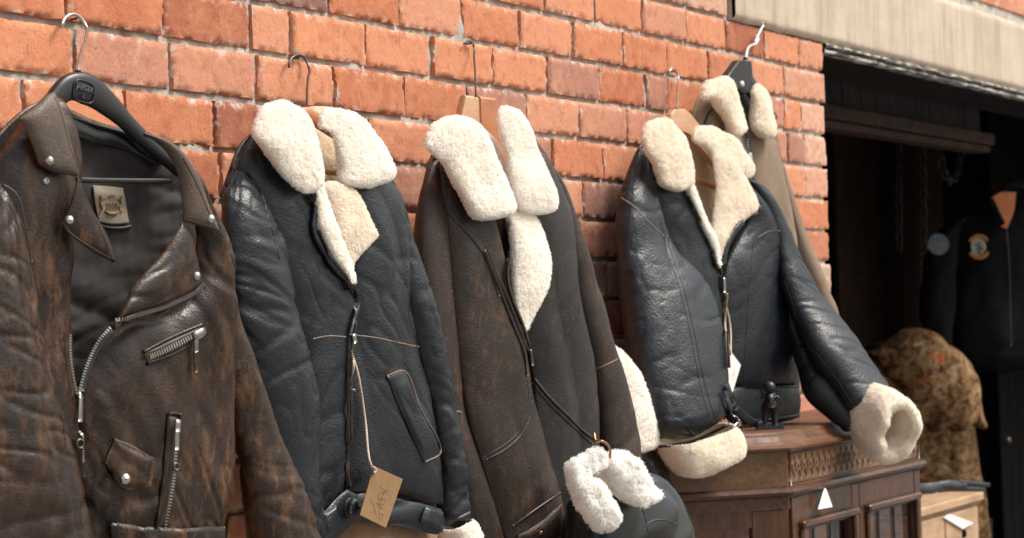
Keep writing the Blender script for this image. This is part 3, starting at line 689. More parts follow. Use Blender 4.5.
        mm.build('moulding', M['cabinet_wood'], d, smooth=False)
        gl = MB(); gl.add([(w0, FY+.008, wb), (w1, FY+.008, wb), (w1, FY+.008, wt), (w0, FY+.008, wt)], [(0, 1, 2, 3)]); gl.build('glass_pane', M['glass'], d, smooth=False)
        ld = MB(); ww = w1-w0
        for f in (.3, .62): ld.box((w0+ww*f-.004, FY+.002, wb), (w0+ww*f+.004, FY+.007, wt-.006), .0015)
        ld.box((w0+.007, FY+.002, wt-.0125), (w1-.007, FY+.0065, wt-.0065), .0015); ld.box((w0+.007, FY+.002, wt-.30), (w1-.007, FY+.0065, wt-.293), .0015)
        ld.build('glazing_bars', M['lead'], d, smooth=False)
    q = MB(); kx = dx-.02; q.add(*dome(np.array([kx, FY-.005, .70]), np.array([0, -1., 0]), .012)); q.build('knob', M['zip_dark'], c)
cabinet()
def tri():
    y = FY-.006; P = np.array([at(823.5, 486.5, y), at(816.5, 510, y-.018), at(831, 507.5, y-.018)])
    n = np.cross(P[1]-P[0], P[2]-P[0]); n /= np.linalg.norm(n); n = n if n[1] < 0 else -n
    o = mk('paper_tag', *slab(P+n*.004, n, .0006, .0002), M['paper'], smooth=False); tag(o, 'small white paper triangle stuck to the left glazed cabinet door', 'paper tag')
tri()
def figurine():
    P = at(770, 429.5, -.262); P[2] = 1.2865; f = thing('figurine', P, 'small black horned animal figurine with a ball on its head standing on the cabinet', 'figurine')
    fw = -np.array([FW[0], FW[1], 0]); fw /= np.linalg.norm(fw); rt = np.array([-fw[1], fw[0], 0])*1.0; up = np.array([0, 0, 1.0])
    X = lambda a, b, c: P+rt*a+fw*b+up*c
    mb = MB(); c8 = [X(a, b, c) for a, b, c in ((-.03, -.02, 0), (.03, -.02, 0), (.03, .02, 0), (-.03, .02, 0), (-.028, -.018, .009), (.028, -.018, .009), (.028, .018, .009), (-.028, .018, .009))]
    mb.add(c8, [(3,2,1,0), (4,5,6,7), (0,1,5,4), (1,2,6,5), (2,3,7,6), (3,0,4,7)]); mb.build('base', M['bronze_dark'], f, smooth=False)
    mb = MB(); S = .86
    for sx, b, w_ in ((-.0115, .010, 1), (.0115, .010, 1), (-.0105, -.014, .9), (.0105, -.014, .9)):
        mb.tube([X(sx, b, .006), X(sx, b, .012), X(sx*.95, b-.001, .028), X(sx*.85, b-.002, .048)], [.0062*w_, .0048*w_, .0056*w_, .0085*w_], 10)
    mb.tube(cr([X(0, -.020, .044), X(0, -.012, .050), X(0, .002, .050), X(0, .012, .053), X(0, .018, .047)], 14), [.006, .012, .0145, .0155, .0165, .017, .0175, .018, .018, .017, .016, .014, .011, .005], 14)
    mb.tube(cr([X(0, .012, .052), X(0, .015, .062), X(0, .019, .070), X(0, .025, .071), X(0, .031, .064), X(0, .033, .060)], 14), [.013, .0125, .0118, .011, .0108, .0108, .011, .0108, .010, .009, .008, .0072, .0062, .003], 12)
    for s in (-1, 1):
        mb.tube([X(s*.009, .020, .071), X(s*.0135, .019, .0722), X(s*.019, .019, .0705), X(s*.0215, .019, .068)], [.003, .0042, .0036, .001], 8)
        mb.tube(cr([X(s*.006, .020, .076), X(s*.014, .018, .0785), X(s*.0185, .018, .086), X(s*.017, .018, .094)], 9), [.0042, .004, .0036, .0033, .003, .0026, .0022, .0016, .0008], 8)
    a = np.linspace(0, math.pi, 13); mb.tube([X(0, .018, .0935-.0135*math.cos(t_)) for t_ in a], np.maximum(.0135*np.sin(a), .0004), 16)
    mb.tube(cr([X(0, -.022, .05), X(.003, -.027, .04), X(.002, -.026, .02)], 8), .002, 6)
    mb.build('animal', M['bronze_dark'], f)
figurine()

# ------------------------------------------------------------------ things inside the doorway
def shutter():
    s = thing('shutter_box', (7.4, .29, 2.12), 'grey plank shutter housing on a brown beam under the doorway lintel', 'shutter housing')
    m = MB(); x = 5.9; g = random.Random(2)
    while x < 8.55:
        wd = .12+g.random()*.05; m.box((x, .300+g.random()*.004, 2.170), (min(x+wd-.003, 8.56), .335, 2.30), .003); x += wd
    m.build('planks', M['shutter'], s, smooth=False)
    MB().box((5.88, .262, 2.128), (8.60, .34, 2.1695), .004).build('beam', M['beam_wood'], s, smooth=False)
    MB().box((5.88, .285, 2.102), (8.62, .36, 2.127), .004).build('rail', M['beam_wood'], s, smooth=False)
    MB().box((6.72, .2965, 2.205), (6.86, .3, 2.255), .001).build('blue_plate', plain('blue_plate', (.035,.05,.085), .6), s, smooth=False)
shutter()
def chain(name, pts, label, L=.052):
    P = cr(np.array(pts), 400); l = np.concatenate([[0], np.cumsum(np.linalg.norm(np.diff(P, axis=0), axis=1))]); n = int(l[-1]/(L*.72)); mb = MB()
    for i in range(n):
        q = np.array([np.interp((i+.5)/n*l[-1], l, P[:, k]) for k in range(3)]); q2 = np.array([np.interp((i+.6)/n*l[-1], l, P[:, k]) for k in range(3)]); T = q2-q; T /= np.linalg.norm(T)
        a = np.cross(T, [.5, .8, .1]); a /= np.linalg.norm(a); b = np.cross(T, a); s = a if i % 2 else b
        ph = np.linspace(0, 2*math.pi, 15)
        mb.tube([q+T*math.cos(t_)*L*.5+s*math.sin(t_)*L*.32 for t_ in ph], L*.085, 6, cap=False)
    o = mb.build(name, M['chain']); tag(o, label, 'chain', 'chains hanging in the doorway')
chain('hanging_chain', [at(922, 128, 1.0), at(923, 190, 1.0), at(923, 300, 1.0), at(922, 345, 1.0)], 'long straight dark chain hanging beside the bomber jacket sleeve')
chain('hanging_chain', [at(939, 132, 1.0), at(941, 160, 1.0), at(948, 180, 1.0), at(956, 176, 1.0), at(961, 150, 1.0), at(962, 135, 1.0)], 'short looped dark chain under the beam end above the bomber jacket')
chain('hanging_chain', [at(899, 125, 1.3), at(899, 200, 1.3), at(899, 250, 1.3)], 'faint dark chain deepest in the doorway, left of the long one')
def post():
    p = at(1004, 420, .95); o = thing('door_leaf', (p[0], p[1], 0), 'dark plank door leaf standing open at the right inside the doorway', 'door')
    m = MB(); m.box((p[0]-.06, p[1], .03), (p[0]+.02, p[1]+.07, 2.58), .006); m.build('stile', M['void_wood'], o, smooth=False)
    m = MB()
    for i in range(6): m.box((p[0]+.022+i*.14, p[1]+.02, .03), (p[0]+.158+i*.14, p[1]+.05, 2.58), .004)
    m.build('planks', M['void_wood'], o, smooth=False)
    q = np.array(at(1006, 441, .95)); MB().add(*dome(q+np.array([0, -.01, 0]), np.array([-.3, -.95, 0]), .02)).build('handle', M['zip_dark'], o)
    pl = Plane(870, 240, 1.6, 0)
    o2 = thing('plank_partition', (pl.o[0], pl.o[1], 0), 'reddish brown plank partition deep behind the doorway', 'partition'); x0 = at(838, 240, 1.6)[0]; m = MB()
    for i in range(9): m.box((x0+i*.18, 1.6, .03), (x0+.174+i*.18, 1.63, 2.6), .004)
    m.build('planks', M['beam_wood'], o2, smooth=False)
post()
def bomber():
    pl = Plane(985, 200, .55, 48); o = thing('bomber_jacket', pl.pt(985, 345, 0), 'black bomber jacket with orange lining and round badges hanging in the dark doorway', 'jacket')
    g = Garment(o, pl); fs = [(.012, 9, 4, 80, 'n'), (.008, 22, 8, 70, 'n')]
    g.tube('body', [((975, 205), (1035, 198)), ((955, 218), (1055, 210)), ((948, 250), (1062, 245)), ((950, 300), (1060, 300)), ((950, 335), (1060, 335)), ((955, 352), (1056, 352)), ((956, 372), (1054, 372))], M['nylon_black'], .06, .42, spec=fs, capB=True)
    g.tube('sleeve', [((950, 222), (968, 212)), ((934, 235), (962, 232)), ((924, 262), (958, 268)), ((921, 310), (955, 312)), ((924, 348), (952, 350))], M['nylon_black'], .12, .7, spec=fs, capB=True)
    g.tube('sleeve', [((1040, 208), (1062, 216)), ((1050, 240), (1078, 238)), ((1054, 300), (1084, 300)), ((1056, 348), (1082, 348))], M['nylon_black'], .12, .7, spec=fs, capB=True)
    g.patch('lining', [(990, 198), (1001, 192), (1016, 192)], [(1016, 192), (1014, 210), (1007, 229)], [(1002, 227), (1007, 229)], [(990, 198), (996, 213), (1002, 227)], M['orange_satin'], w=.20, nu=16, nv=20, thick=.003)
    g.tube('collar', [((985, 202), (992, 194)), ((993, 195), (1003, 188)), ((1006, 190), (1008, 181)), ((1020, 190), (1021, 181)), ((1032, 197), (1036, 189))], M['nylon_black'], .18, .7, capB=True)
    g.tube('collar', [((986, 199), (993, 197)), ((994, 212), (999, 210)), ((1001, 226), (1006, 224))], M['nylon_black'], .21, .7, capB=True)
    g.seam('zip', [(1006, 226), (1009, 260), (1011, 345)], M['zip_dark'], .004)
    def disc(name, px, py, r, mat, lift=.004, par=None, ry=1.0):
        p, n = g.on(px, py, lift); n = n*.4+pl.n*.6; n /= np.linalg.norm(n); u = np.cross([0, 0, 1.], n); u /= np.linalg.norm(u); v = np.cross(n, u); ph = np.arange(28)*2*math.pi/28
        return mk(name, *slab(np.array([p+n*.012+u*r*math.cos(a)+v*r*ry*math.sin(a) for a in ph]), n, .006, .001), mat, par or o, smooth=False), p, n, u, v
    b, p, n, u, v = disc('badge', 938, 245, .042, M['patch_silver'])
    a = np.linspace(-.7, .7, 9); MB().tube([p+n*.013+u*.026*t_+v*(.006*math.sin(t_*6)) for t_ in a], .0025, 6).build('emblem', M['patch_orange'], b)
    b, p, n, u, v = disc('badge', 978, 247, .030, M['patch_white'], ry=1.2)
    m = MB(); 
    for s in (1, -1):
        t0 = np.linspace(.5, math.pi-.5, 11)*s; m.tube([p+n*.013+u*.040*math.cos(q)+v*.044*math.sin(q) for q in t0], .0075, 8)
    m.tube([p+n*.014+u*.018+v*-.012, p+n*.015+u*.004+v*-.02], .011, 8); m.build('emblem', M['patch_orange'], b)
    m = MB(); m.tube([p+n*.014+v*.012+u*-.012, p+n*.0145+v*.002+u*.008, p+n*.014+v*-.014], .005, 6); m.tube([p+n*.014+v*.016+u*.008, p+n*.014+v*.008+u*-.004], .004, 6); m.build('emblem', M['patch_silver'], b)
bomber()
def heap():
    pl = Plane(930, 420, .80, 42); o = thing('fabric_heap', pl.pt(930, 538, 0), 'heap of brown and ochre patterned cloth with orange blotches draped inside the doorway', 'fabric heap'); g = Garment(o, pl)
    fs = [(.03, 3.5, 1.5, 65, 'n'), (.020, 4.5, 1.2, 60, 'v'), (.012, 9, 3, 75, 'n'), (.004, 26, 12, 80, 'n')]
    lo = [(892, 548), (915, 546), (935, 548), (960, 546), (988, 548)]
    g.patch('under_layer', [(872, 395), (910, 380), (970, 400)], [(970, 400), (977, 445), (983, 500), (988, 548)], lo, [(872, 395), (880, 450), (892, 548)], M['patterned_cloth'], w=.0, bulge=.14, spec=fs, thick=.006)
    g.patch('middle_layer', [(856, 362), (868, 345), (885, 345), (905, 362)], [(905, 362), (918, 400), (926, 425)], [(868, 430), (885, 442), (900, 436), (912, 446), (926, 425)], [(856, 362), (860, 400), (868, 430)], M['patterned_cloth'], w=.10, bulge=.12, spec=fs, thick=.006)
    g.patch('top_layer', [(866, 352), (892, 334), (935, 338), (958, 352)], [(958, 352), (972, 382), (985, 427)], [(914, 428), (924, 424), (933, 432), (946, 426), (955, 433), (968, 428), (985, 427)], [(866, 352), (896, 385), (914, 428)], M['patterned_cloth'], w=.22, bulge=.12, spec=fs, thick=.006)
    MB().box((at(880, 500, .86)[0], .86, 0), (at(950, 500, 1.05)[0], 1.2, .6)).build('stool', M['dark_wood'], o, smooth=False)
heap()
def chest():
    y = .13; x0 = at(905, 505, y)[0]; x1 = at(977, 497, y)[0]; z = at(940, 502, y)[2]
    c = thing('pine_chest', ((x0+x1)/2, .3, 0), 'pale pine chest with a slip of white paper on it beside the cabinet', 'chest')
    MB().box((x0-.02, y-.018, z-.028), (x1+.02, .50, z), .004).build('top', M['pine'], c, smooth=False)
    m = MB(); m.box((x0, y+.006, .05), (x1, .48, z-.029)); b = m.build('body', M['pine'], c, smooth=False)
    m = MB(); w_ = (x1-x0)
    for a, e in ((.02, .49), (.51, .98)): m.box((x0+w_*a, y-.006, z-.17), (x0+w_*e, y+.0055, z-.045), .004)
    d = m.build('drawer', M['pine'], c, smooth=False)
    for f in (.25, .75): MB().add(*dome(np.array([x0+w_*f, y-.008, z-.12]), np.array([0, -1., 0]), .014)).build('knob', M['dark_wood'], d)
    m = MB(); 
    for xx in (x0+.03, x1-.03):
        for yy in (y+.04, .45): MB().box((xx-.025, yy-.025, 0), (xx+.025, yy+.025, .05)).build('foot', M['pine'], c, smooth=False)
    P = np.array([at(943, 517, y-.012), at(950, 514, y-.012), at(974, 523, y-.014), at(963, 529, y-.014)]); o = mk('paper_slip', *slab(P, np.array([0, -1., 0]), .001, .0003), M['paper'], smooth=False); tag(o, 'white slip of paper on the front of the pine chest', 'paper slip')
    pl = Plane(950, 490, .25, 20); g_ = thing('folded_leather', pl.pt(950, 496, 0), 'crumpled black leather glove lying on the pine chest', 'glove'); g = Garment(g_, pl)
    g.tube('hand', [((912, 482), (913, 492)), ((926, 481), (930, 497)), ((945, 480), (948, 499)), ((962, 478), (966, 495))], M['leather_black'], .03, .6, spec=[(.012, 18, 9, 70, 'n')], capB=True, n=32, m=50)
    for a in ([((958, 479), (960, 486)), ((975, 481), (976, 487)), ((990, 483), (990, 487))], [((958, 485), (961, 493)), ((975, 486), (977, 492)), ((986, 488), (986, 491))], [((930, 494), (938, 490)), ((936, 502), (944, 500)), ((938, 504), (943, 503))]): g.tube('finger', a, M['leather_black'], .04, .8, capB=True, n=20, m=30)
chest()

# ------------------------------------------------------------------ helpers shared by the jackets
def wire(root, pl, pts, r, mat, name='hook', w=.05):
    # the hook leans back from the hanger to a nail in the wall
    y0 = pl.pt(pts[0][0], pts[0][1], w)[1]; ym = min(p[1] for p in pts); yb = pts[0][1]
    P = cr(np.array([at(p[0], p[1], y0+(-.012-y0)*float(sstep(0, 1, (yb-p[1])/max(1, yb-ym-6)))) for p in pts]), 40); return MB().tube(P, r, 10).build(name, mat, root)
def wall_nail(P):
    mb = MB(); mb.tube([(P[0], .012, P[2]-.002), (P[0], P[1]-.003, P[2]-.001)], .0018, 8); mb.tube([(P[0], P[1]-.0025, P[2]-.001), (P[0], P[1]-.004, P[2]-.001)], .0028, 10)
    return mb.build('nail', M['wire_dark'], wall)
def puller(g, pts, parent, mat=None, wd=.008, ring=None):
    o = g.strip('puller', pts, wd, mat or M['zip_metal'], lift=.007, th=.0016, parent=parent)
    return o
BF = [(.006, 7, 1.6, 92, 'n'), (.004, 9, 2.5, 84, 'v'), (.0022, 15, 6, 60, 'n'), (.0025, 17, 7, 40, 'c'), (.0018, 34, 13, 130, 'c')]
SF = [(.009, 11, 1.8, 88, 'n'), (.005, 10, 2.5, 80, 'v'), (.0022, 14, 6, 45, 'n'), (.003, 20, 8, 25, 'c'), (.0022, 30, 10, 160, 'c'), (.0018, 40, 16, 70, 'c')]
SOFT = [(.007, 8, 2.5, 85, 'n'), (.004, 15, 6, 70, 'n'), (.002, 22, 10, 120, 'n')]
GJ = 'leather and suede jackets hanging along the brick wall'; GH = 'hangers on the brick wall'

# ================================================================== jacket 1: worn brown biker jacket on a black plastic hanger
def biker():
    pl = Plane(78, 85, -.125, 12)
    h = thing('coat_hanger', pl.pt(78, 85, .04), 'black plastic hanger with raised oval name plate holding the brown biker jacket', 'hanger', GH)
    gh = Garment(h, pl)
    def bar(pts, wd, dep, name, mat, w=.045):
        c = cr(np.array([pl.pt(p[0], p[1], p[2] if len(p) > 2 else w) for p in pts]), 60); n = len(c); k = np.linspace(0, 1, n); W = np.interp(k, np.linspace(0, 1, len(wd)), wd)
        T = np.gradient(c, axis=0); T /= np.linalg.norm(T, axis=1)[:, None]; S = np.cross(T, pl.n); S /= np.linalg.norm(S, axis=1)[:, None]
        ph = np.arange(16)*2*math.pi/16; cs = np.sign(np.cos(ph))*np.abs(np.cos(ph))**.7; sn = np.sign(np.sin(ph))*np.abs(np.sin(ph))**.7
        G = c[:, None]+S[:, None]*(cs[None]*W[:, None]/2)[..., None]+pl.n*(sn*dep/2)[None, :, None]
        return G.reshape(-1, 3), gridF(n, 16, True)+[tuple(range(16))[::-1], tuple((n-1)*16+j for j in range(16))]
    mb = MB(); mb.add(*bar([(16, 152), (36, 122), (55, 99), (68, 88), (79, 87), (92, 92), (112, 108), (140, 136), (160, 154), (180, 172)], [.014, .018, .022, .034, .047, .036, .024, .022, .019, .016], .018, 'b', None))
    mb.build('arms', M['black_plastic'], h)
    gh.solidreg(np.concatenate(mb.V), [f for f in mb.F if len(f) == 4])
    MB().add(*bar([(22, 176), (82, 180), (130, 181), (170, 181)], [.0085]*4, .009, 'b', None, .04)).build('crossbar', M['black_plastic'], h)
    wire(h, pl, [(78, 76), (78, 66), (81, 52), (86, 38), (86, 26), (80, 17), (72, 14), (65, 18), (61, 27)], .0026, M['steel'], w=.045)
    MB().tube([pl.pt(78, 78, .045), pl.pt(78, 71, .043)], [.006, .0045], 10).build('collar_sleeve', M['black_plastic'], h)
    wall_nail(at(75.5, 18, -.012))
    # name plate with raised letters
    c = pl.pt(84, 91, .055); u = pl.pt(94, 94.2, .055)-c; u /= np.linalg.norm(u); v = np.cross(pl.n, u); v = v if v[2] > 0 else -v
    ph = np.linspace(0, 2*math.pi, 41)[:-1]; sq = lambda t_: np.sign(t_)*np.abs(t_)**.6
    ring = [c+u*.0185*sq(math.cos(a))+v*.0150*sq(math.sin(a))-v*.001 for a in np.linspace(0, 2*math.pi, 49)]
    plate = MB().tube(ring, .0011, 8, cap=False).build('name_plate', M['black_plastic'], h)
    def text(s, pos, size, parent, mat, ext=.0008, sx=1.0):
        cu = bpy.data.curves.new('lettering', 'FONT'); cu.body = s; cu.size = size; cu.extrude = ext; cu.align_x = 'CENTER'; cu.align_y = 'CENTER'
        ob = bpy.data.objects.new('tmp', cu); COL.objects.link(ob); dg = bpy.context.evaluated_depsgraph_get(); me = ob.evaluated_get(dg).to_mesh()
        V = np.array([q.co[:] for q in me.vertices]); F = [tuple(p.vertices) for p in me.polygons]; ob.evaluated_get(dg).to_mesh_clear(); bpy.data.objects.remove(ob)
        nn = np.cross(u, v); W = pos+V[:, :1]*u*sx+V[:, 1:2]*v+V[:, 2:]*nn
        return mk('lettering', W, F, mat, parent, smooth=False)
    text('JAEGER', c+v*.004+pl.n*.0005, .0105, plate, M['hanger_letters'], .0014, .9)
    text('L', c-v*.008+pl.n*.0005, .007, plate, M['hanger_letters'], .0014)

    r = thing('leather_jacket', pl.pt(110, 538, 0), 'worn brown leather biker jacket with wide lapels and slanted silver zip, leftmost on the wall', 'jacket', GJ)
    g = Garment(r, pl); L = M['leather_brown']; T = M['trim_brown']
    g.patch('back_panel', [(-18, 150), (40, 102), (100, 122), (145, 136), (190, 178), (226, 245)], [(226, 245), (232, 330), (233, 440), (226, 566)], [(-20, 566), (226, 566)], [(-18, 150), (-25, 350), (-20, 566)], L, w=.006, spec=SOFT)
    ln = g.patch('lining', [(58, 128), (100, 130), (145, 138), (180, 160)], [(180, 160), (188, 225), (160, 330), (110, 450)], [(60, 450), (110, 450)], [(58, 128), (58, 250), (60, 450)], M['lining_cloth'], w=.018, spec=[(.006, 12, 4, 80, 'n'), (.008, 16, 3, 160, 'v'), (.004, 25, 8, 20, 'n'), (.004, 30, 8, 15, 'c')])
    g.tube('collar_stand', [((58, 112), (62, 130)), ((90, 122), (92, 142)), ((125, 131), (128, 150)), ((150, 142), (146, 160)), ((172, 152), (160, 168))], M['leather_black'], .026, .25, spec=[(.003, 40, 20, 80, 'n')], n=24, m=60, capB=True)
    # woven crest label
    lab = g.flap('label', [(91, 186), (108, 187), (121, 188)], [(121, 188), (124, 205), (127, 223)], [(97, 221), (112, 224), (127, 223)], [(91, 186), (94, 205), (97, 221)], M['label_cloth'], lift=.004, thick=.001, puff=.001)
    em = MB(); S = lambda a, b: g.on(a, b, .0018)[0]
    em.tube([S(104, 210.5), S(108, 213.5), S(112, 213.8), S(116, 213), S(119, 210.5)], [.0012, .0022, .0026, .0022, .0012], 8)
    for i in range(3):
        for j in range(4): em.tube([S(105.7+j*2.9+(i % 2)*1.3, 203.5+i*2.2), S(107.1+j*2.9+(i % 2)*1.3, 205+i*2.2)], .0011, 6)
    for s, x in ((1, 99.5), (-1, 121)):
        em.tube(cr([S(x, 196), S(x+s*1.2, 200), S(x+s*.6, 204), S(x+s*2.6, 209), S(x+s*1.0, 212)], 12), [.0008, .0018, .0017, .0016, .0018, .002, .0018, .0015, .0014, .0012, .001, .0006], 6)
        em.tube([S(x+s*.8, 201), S(x+s*4, 199.5)], .0009, 6); em.tube([S(x+s*1.2, 205), S(x+s*4, 206)], .0009, 6); em.tube([S(x, 211), S(x+s*.5, 215)], .0008, 6)
    em.tube([S(108, 197), S(111, 195.5), S(114, 197)], .0009, 6)
    em.build('crest', M['gold_thread'], lab)
    g.seam('label_stitch', [(95, 222), (101, 226), (112, 228), (124, 228), (131, 226)], M['trim_black'], .0035, .002, parent=lab)
    g.tube('sleeve', [((205, 212), (218, 224)), ((207, 240), (230, 250)), ((210, 270), (231, 268)), ((213, 318), (241, 318)), ((218, 360), (256, 356)), ((228, 433), (281, 433)), ((240, 500), (307, 495)), ((250, 570), (330, 570))], L, .045, .62, spec=SF)
    g.patch('front_panel', [(-8, 160), (8, 140), (24, 116), (40, 104), (60, 100), (72, 122)], [(72, 122), (78, 178), (69, 260), (69, 343), (73, 400), (76, 430), (82, 480), (92, 566)], [(-10, 566), (92, 566)], [(-8, 160), (-12, 350), (-10, 566)], L, w=.075, bulge=.028, spec=BF)
    g.patch('front_panel', [(176, 158), (190, 165), (212, 212), (226, 248)], [(226, 248), (231, 318), (232, 380), (233, 433), (236, 484), (225, 530), (220, 566)], [(86, 566), (150, 568), (220, 566)], [(176, 158), (192, 215), (194, 268), (178, 300), (148, 316), (118, 326), (98, 344), (86, 368), (79, 392), (77, 430), (78, 480), (86, 566)], L, w=.072, bulge=.03, spec=[(.008, 7, 2.2, 95, 'n'), (.006, 13, 5, 60, 'n'), (.003, 30, 9, 115, 'n'), (.0045, 15, 6, 35, 'c'), (.003, 30, 12, 130, 'c')], nu=90, nv=130)
    g.tube('sleeve', [((-14, 168), (4, 172), .07, .25), ((-26, 182), (16, 193), .08, .35), ((-40, 225), (25, 226)), ((-52, 258), (31, 258)), ((-64, 310), (41, 310)), ((-70, 353), (50, 353)), ((-74, 400), (59, 400)), ((-76, 433), (66, 433)), ((-74, 480), (77, 480)), ((-66, 570), (96, 570))], L, .095, .5, spec=[(.010, 8, 1.4, 86, 'n'), (.005, 10, 1.6, 92, 'v'), (.0014, 18, 7, 20, 'c'), (.0022, 30, 10, 160, 'c'), (.003, 26, 8, 80, 'c')], n=90, m=170)
    g.seam('shoulder_seam', [(2, 184), (17, 194), (26, 228), (32, 262)], T, .0018)
    # lapels
    lp = g.patch('lapel', [(183, 222), (192, 238), (203, 281)], [(203, 281), (196, 291), (165, 307), (125, 318), (112, 327)], [(112, 327), (112.5, 326.5)], [(183, 222), (160, 256), (136, 282), (120, 308), (112, 327)], L, w=.120, bulge=.010, spec=[(.004, 16, 6, 60, 'n'), (.002, 30, 12, 20, 'c')], thick=.005)
    lq = g.patch('lapel', [(62, 223), (68, 208), (78, 176)], [(78, 176), (90, 203), (106, 235), (115, 263)], [(113.5, 262.5), (115, 263)], [(62, 223), (65, 232), (88, 249), (113.5, 262.5)], L, w=.118, bulge=.008, spec=[(.004, 16, 6, 60, 'n')], thick=.005)
    for q, pts in ((lp, [(184, 226), (193, 244), (200, 276)]), (lq, [(64, 222), (67, 230), (90, 247), (111, 259)]), (lq, [(78, 181), (90, 207), (104, 236), (113, 259)])): g.seam('piping', pts, T, .0022, 0, parent=q)
    # collar wings
    CB = M['leather_brown_collar']
    cl = g.patch('collar', [(20, 118), (36, 104), (46, 95), (54, 92)], [(54, 92), (62, 110), (70, 140), (79, 176)], [(39, 164), (52, 172), (66, 175), (79, 176)], [(20, 118), (30, 140), (39, 164)], CB, w=.112, bulge=.013, spec=[(.003, 20, 9, 60, 'n')], thick=.006)
    cm = g.patch('collar', [(144, 133), (160, 137), (174, 146), (184, 154)], [(184, 154), (192, 170), (204, 196), (219, 231)], [(184, 222), (200, 227), (219, 231)], [(144, 133), (166, 152), (178, 175), (184, 222)], CB, w=.112, bulge=.012, spec=[(.003, 20, 9, 60, 'n')], thick=.006)
    for q, pts in ((cl, [(41, 162), (53, 170), (66, 173), (77, 174), (69, 143), (62, 116), (55, 97)]), (cm, [(216, 229), (200, 224), (187, 220)]), (cm, [(216, 229), (203, 198), (191, 172), (183, 158)])): g.seam('piping', pts, T, .0017, 0, parent=q)
    for px, py, rr, pr in ((49.5, 161, .0062, cl), (46, 181, .0055, r), (69.5, 220, .006, lq), (211, 219, .0065, cm), (197, 276, .0065, lp), (125, 479, .0075, None)):
        if pr is not None: g.stud(px, py, M['steel'], rr, pr)
    # zips
    z = g.strip('zip', [(113, 331), (100, 345), (88.5, 368), (81.5, 391)], .010, M['trim_black'], .002, .0012)
    g.teeth('zip_teeth', [(200, 283), (194, 289.5), (165, 304.5), (146, 310), (126, 315.5), (114, 323.5)], M['zip_metal'], .0052, .0038, .005, parent=z)
    g.teeth('zip_teeth', [(112.5, 330), (99.5, 344), (88, 367), (81, 391)], M['zip_metal'], .0042, .0038, .006, parent=z)
    g.teeth('zip_teeth', [(66.5, 335), (67.5, 360), (70, 378), (73, 393)], M['zip_metal'], .0045, .0038, .005, parent=z)
    g.teeth('zip_teeth', [(79.5, 424), (79, 445), (79.5, 462), (81, 478)], M['zip_metal'], .0045, .0038, .005, parent=z)
    g.strip('zip_slider', [(76.5, 389), (76, 398)], .013, M['zip_metal'], .006, .004, parent=z); puller(g, [(76, 396), (75.5, 422)], z, wd=.009)
    p, n = g.on(76, 444, .004); MB().tube([p+n*.002+.006*(math.cos(a)*pl.r+math.sin(a)*np.array([0, 0, 1])) for a in np.linspace(0, 6.283, 15)], .0022, 8, False).build('ring', M['zip_dark'], z)
    # slanted chest zip pocket
    pk = g.flap('pocket', [(143, 353), (170, 339), (203, 325)], [(203, 325), (206, 333)], [(147, 363), (174, 353), (206, 333)], [(143, 353), (147, 363)], T, lift=.001, puff=.003)
    for pts in ([(143, 352), (170, 338), (203, 324)], [(147, 364), (175, 353), (206, 334)]): g.seam('welt', pts, L, .0034, .002, parent=pk)
    g.teeth('zip_teeth', [(147, 357), (172, 346), (192, 335)], M['zip_metal'], .007, .004, .007, parent=pk)
    g.strip('zip_slider', [(190, 337), (200, 331)], .011, M['zip_metal'], .008, .004, parent=pk); puller(g, [(193, 334), (192.5, 352)], pk); g.strip('strap', [(192.5, 350), (192, 362), (193, 372)], .007, M['leather_brown'], .006, .002, parent=pk)
    # flap pocket
    fp = g.flap('pocket_flap', [(113, 438), (131, 446), (152, 459)], [(152, 459), (150.5, 473), (149, 486)], [(103, 463), (113, 478), (123, 489), (136, 489), (149, 486)], [(113, 438), (108, 450), (103, 463)], M['leather_brown_collar'].copy() if 0 else L, lift=.006, puff=.004, thick=.005)
    g.seam('piping', [(113, 439), (103.5, 463), (123, 488), (148.5, 485.5), (151.5, 460), (131, 447), (114, 439)], T, .0018, 0, parent=fp); g.stud(125, 479, M['steel'], .0078, fp)
    # vertical zip pocket
    vp = g.flap('pocket', [(169, 415), (179, 416)], [(179, 416), (174, 470), (165, 530)], [(157, 529), (165, 530)], [(169, 415), (165, 470), (157, 529)], T, lift=.001, puff=.002)
    for pts in ([(168, 414), (164, 470), (156, 530)], [(180, 415), (175, 472), (166, 531)], [(168, 414), (174, 413), (180, 415)]): g.seam('welt', pts, L, .003, .002, parent=vp)
    g.teeth('zip_teeth', [(173, 450), (169, 490), (162, 526)], M['zip_metal'], .006, .004, .006, parent=vp); g.strip('zip_slider', [(174, 420), (174, 432)], .010, M['zip_metal'], .007, .004, parent=vp); puller(g, [(174, 430), (173.5, 450)], vp)
    p, n = g.on(172, 467, .006); MB().tube([p+n*.002+.005*(math.cos(a)*pl.r+math.sin(a)*np.array([0, 0, 1])) for a in np.linspace(0, 6.283, 15)], .002, 8, False).build('ring', M['zip_dark'], vp)
    g.strip('belt_loop', [(113, 522), (112, 530), (118, 545)], .014, L, .008, .004); g.strip('belt', [(112, 538), (160, 543), (222, 541)], .045, L, .004, .006)
biker()
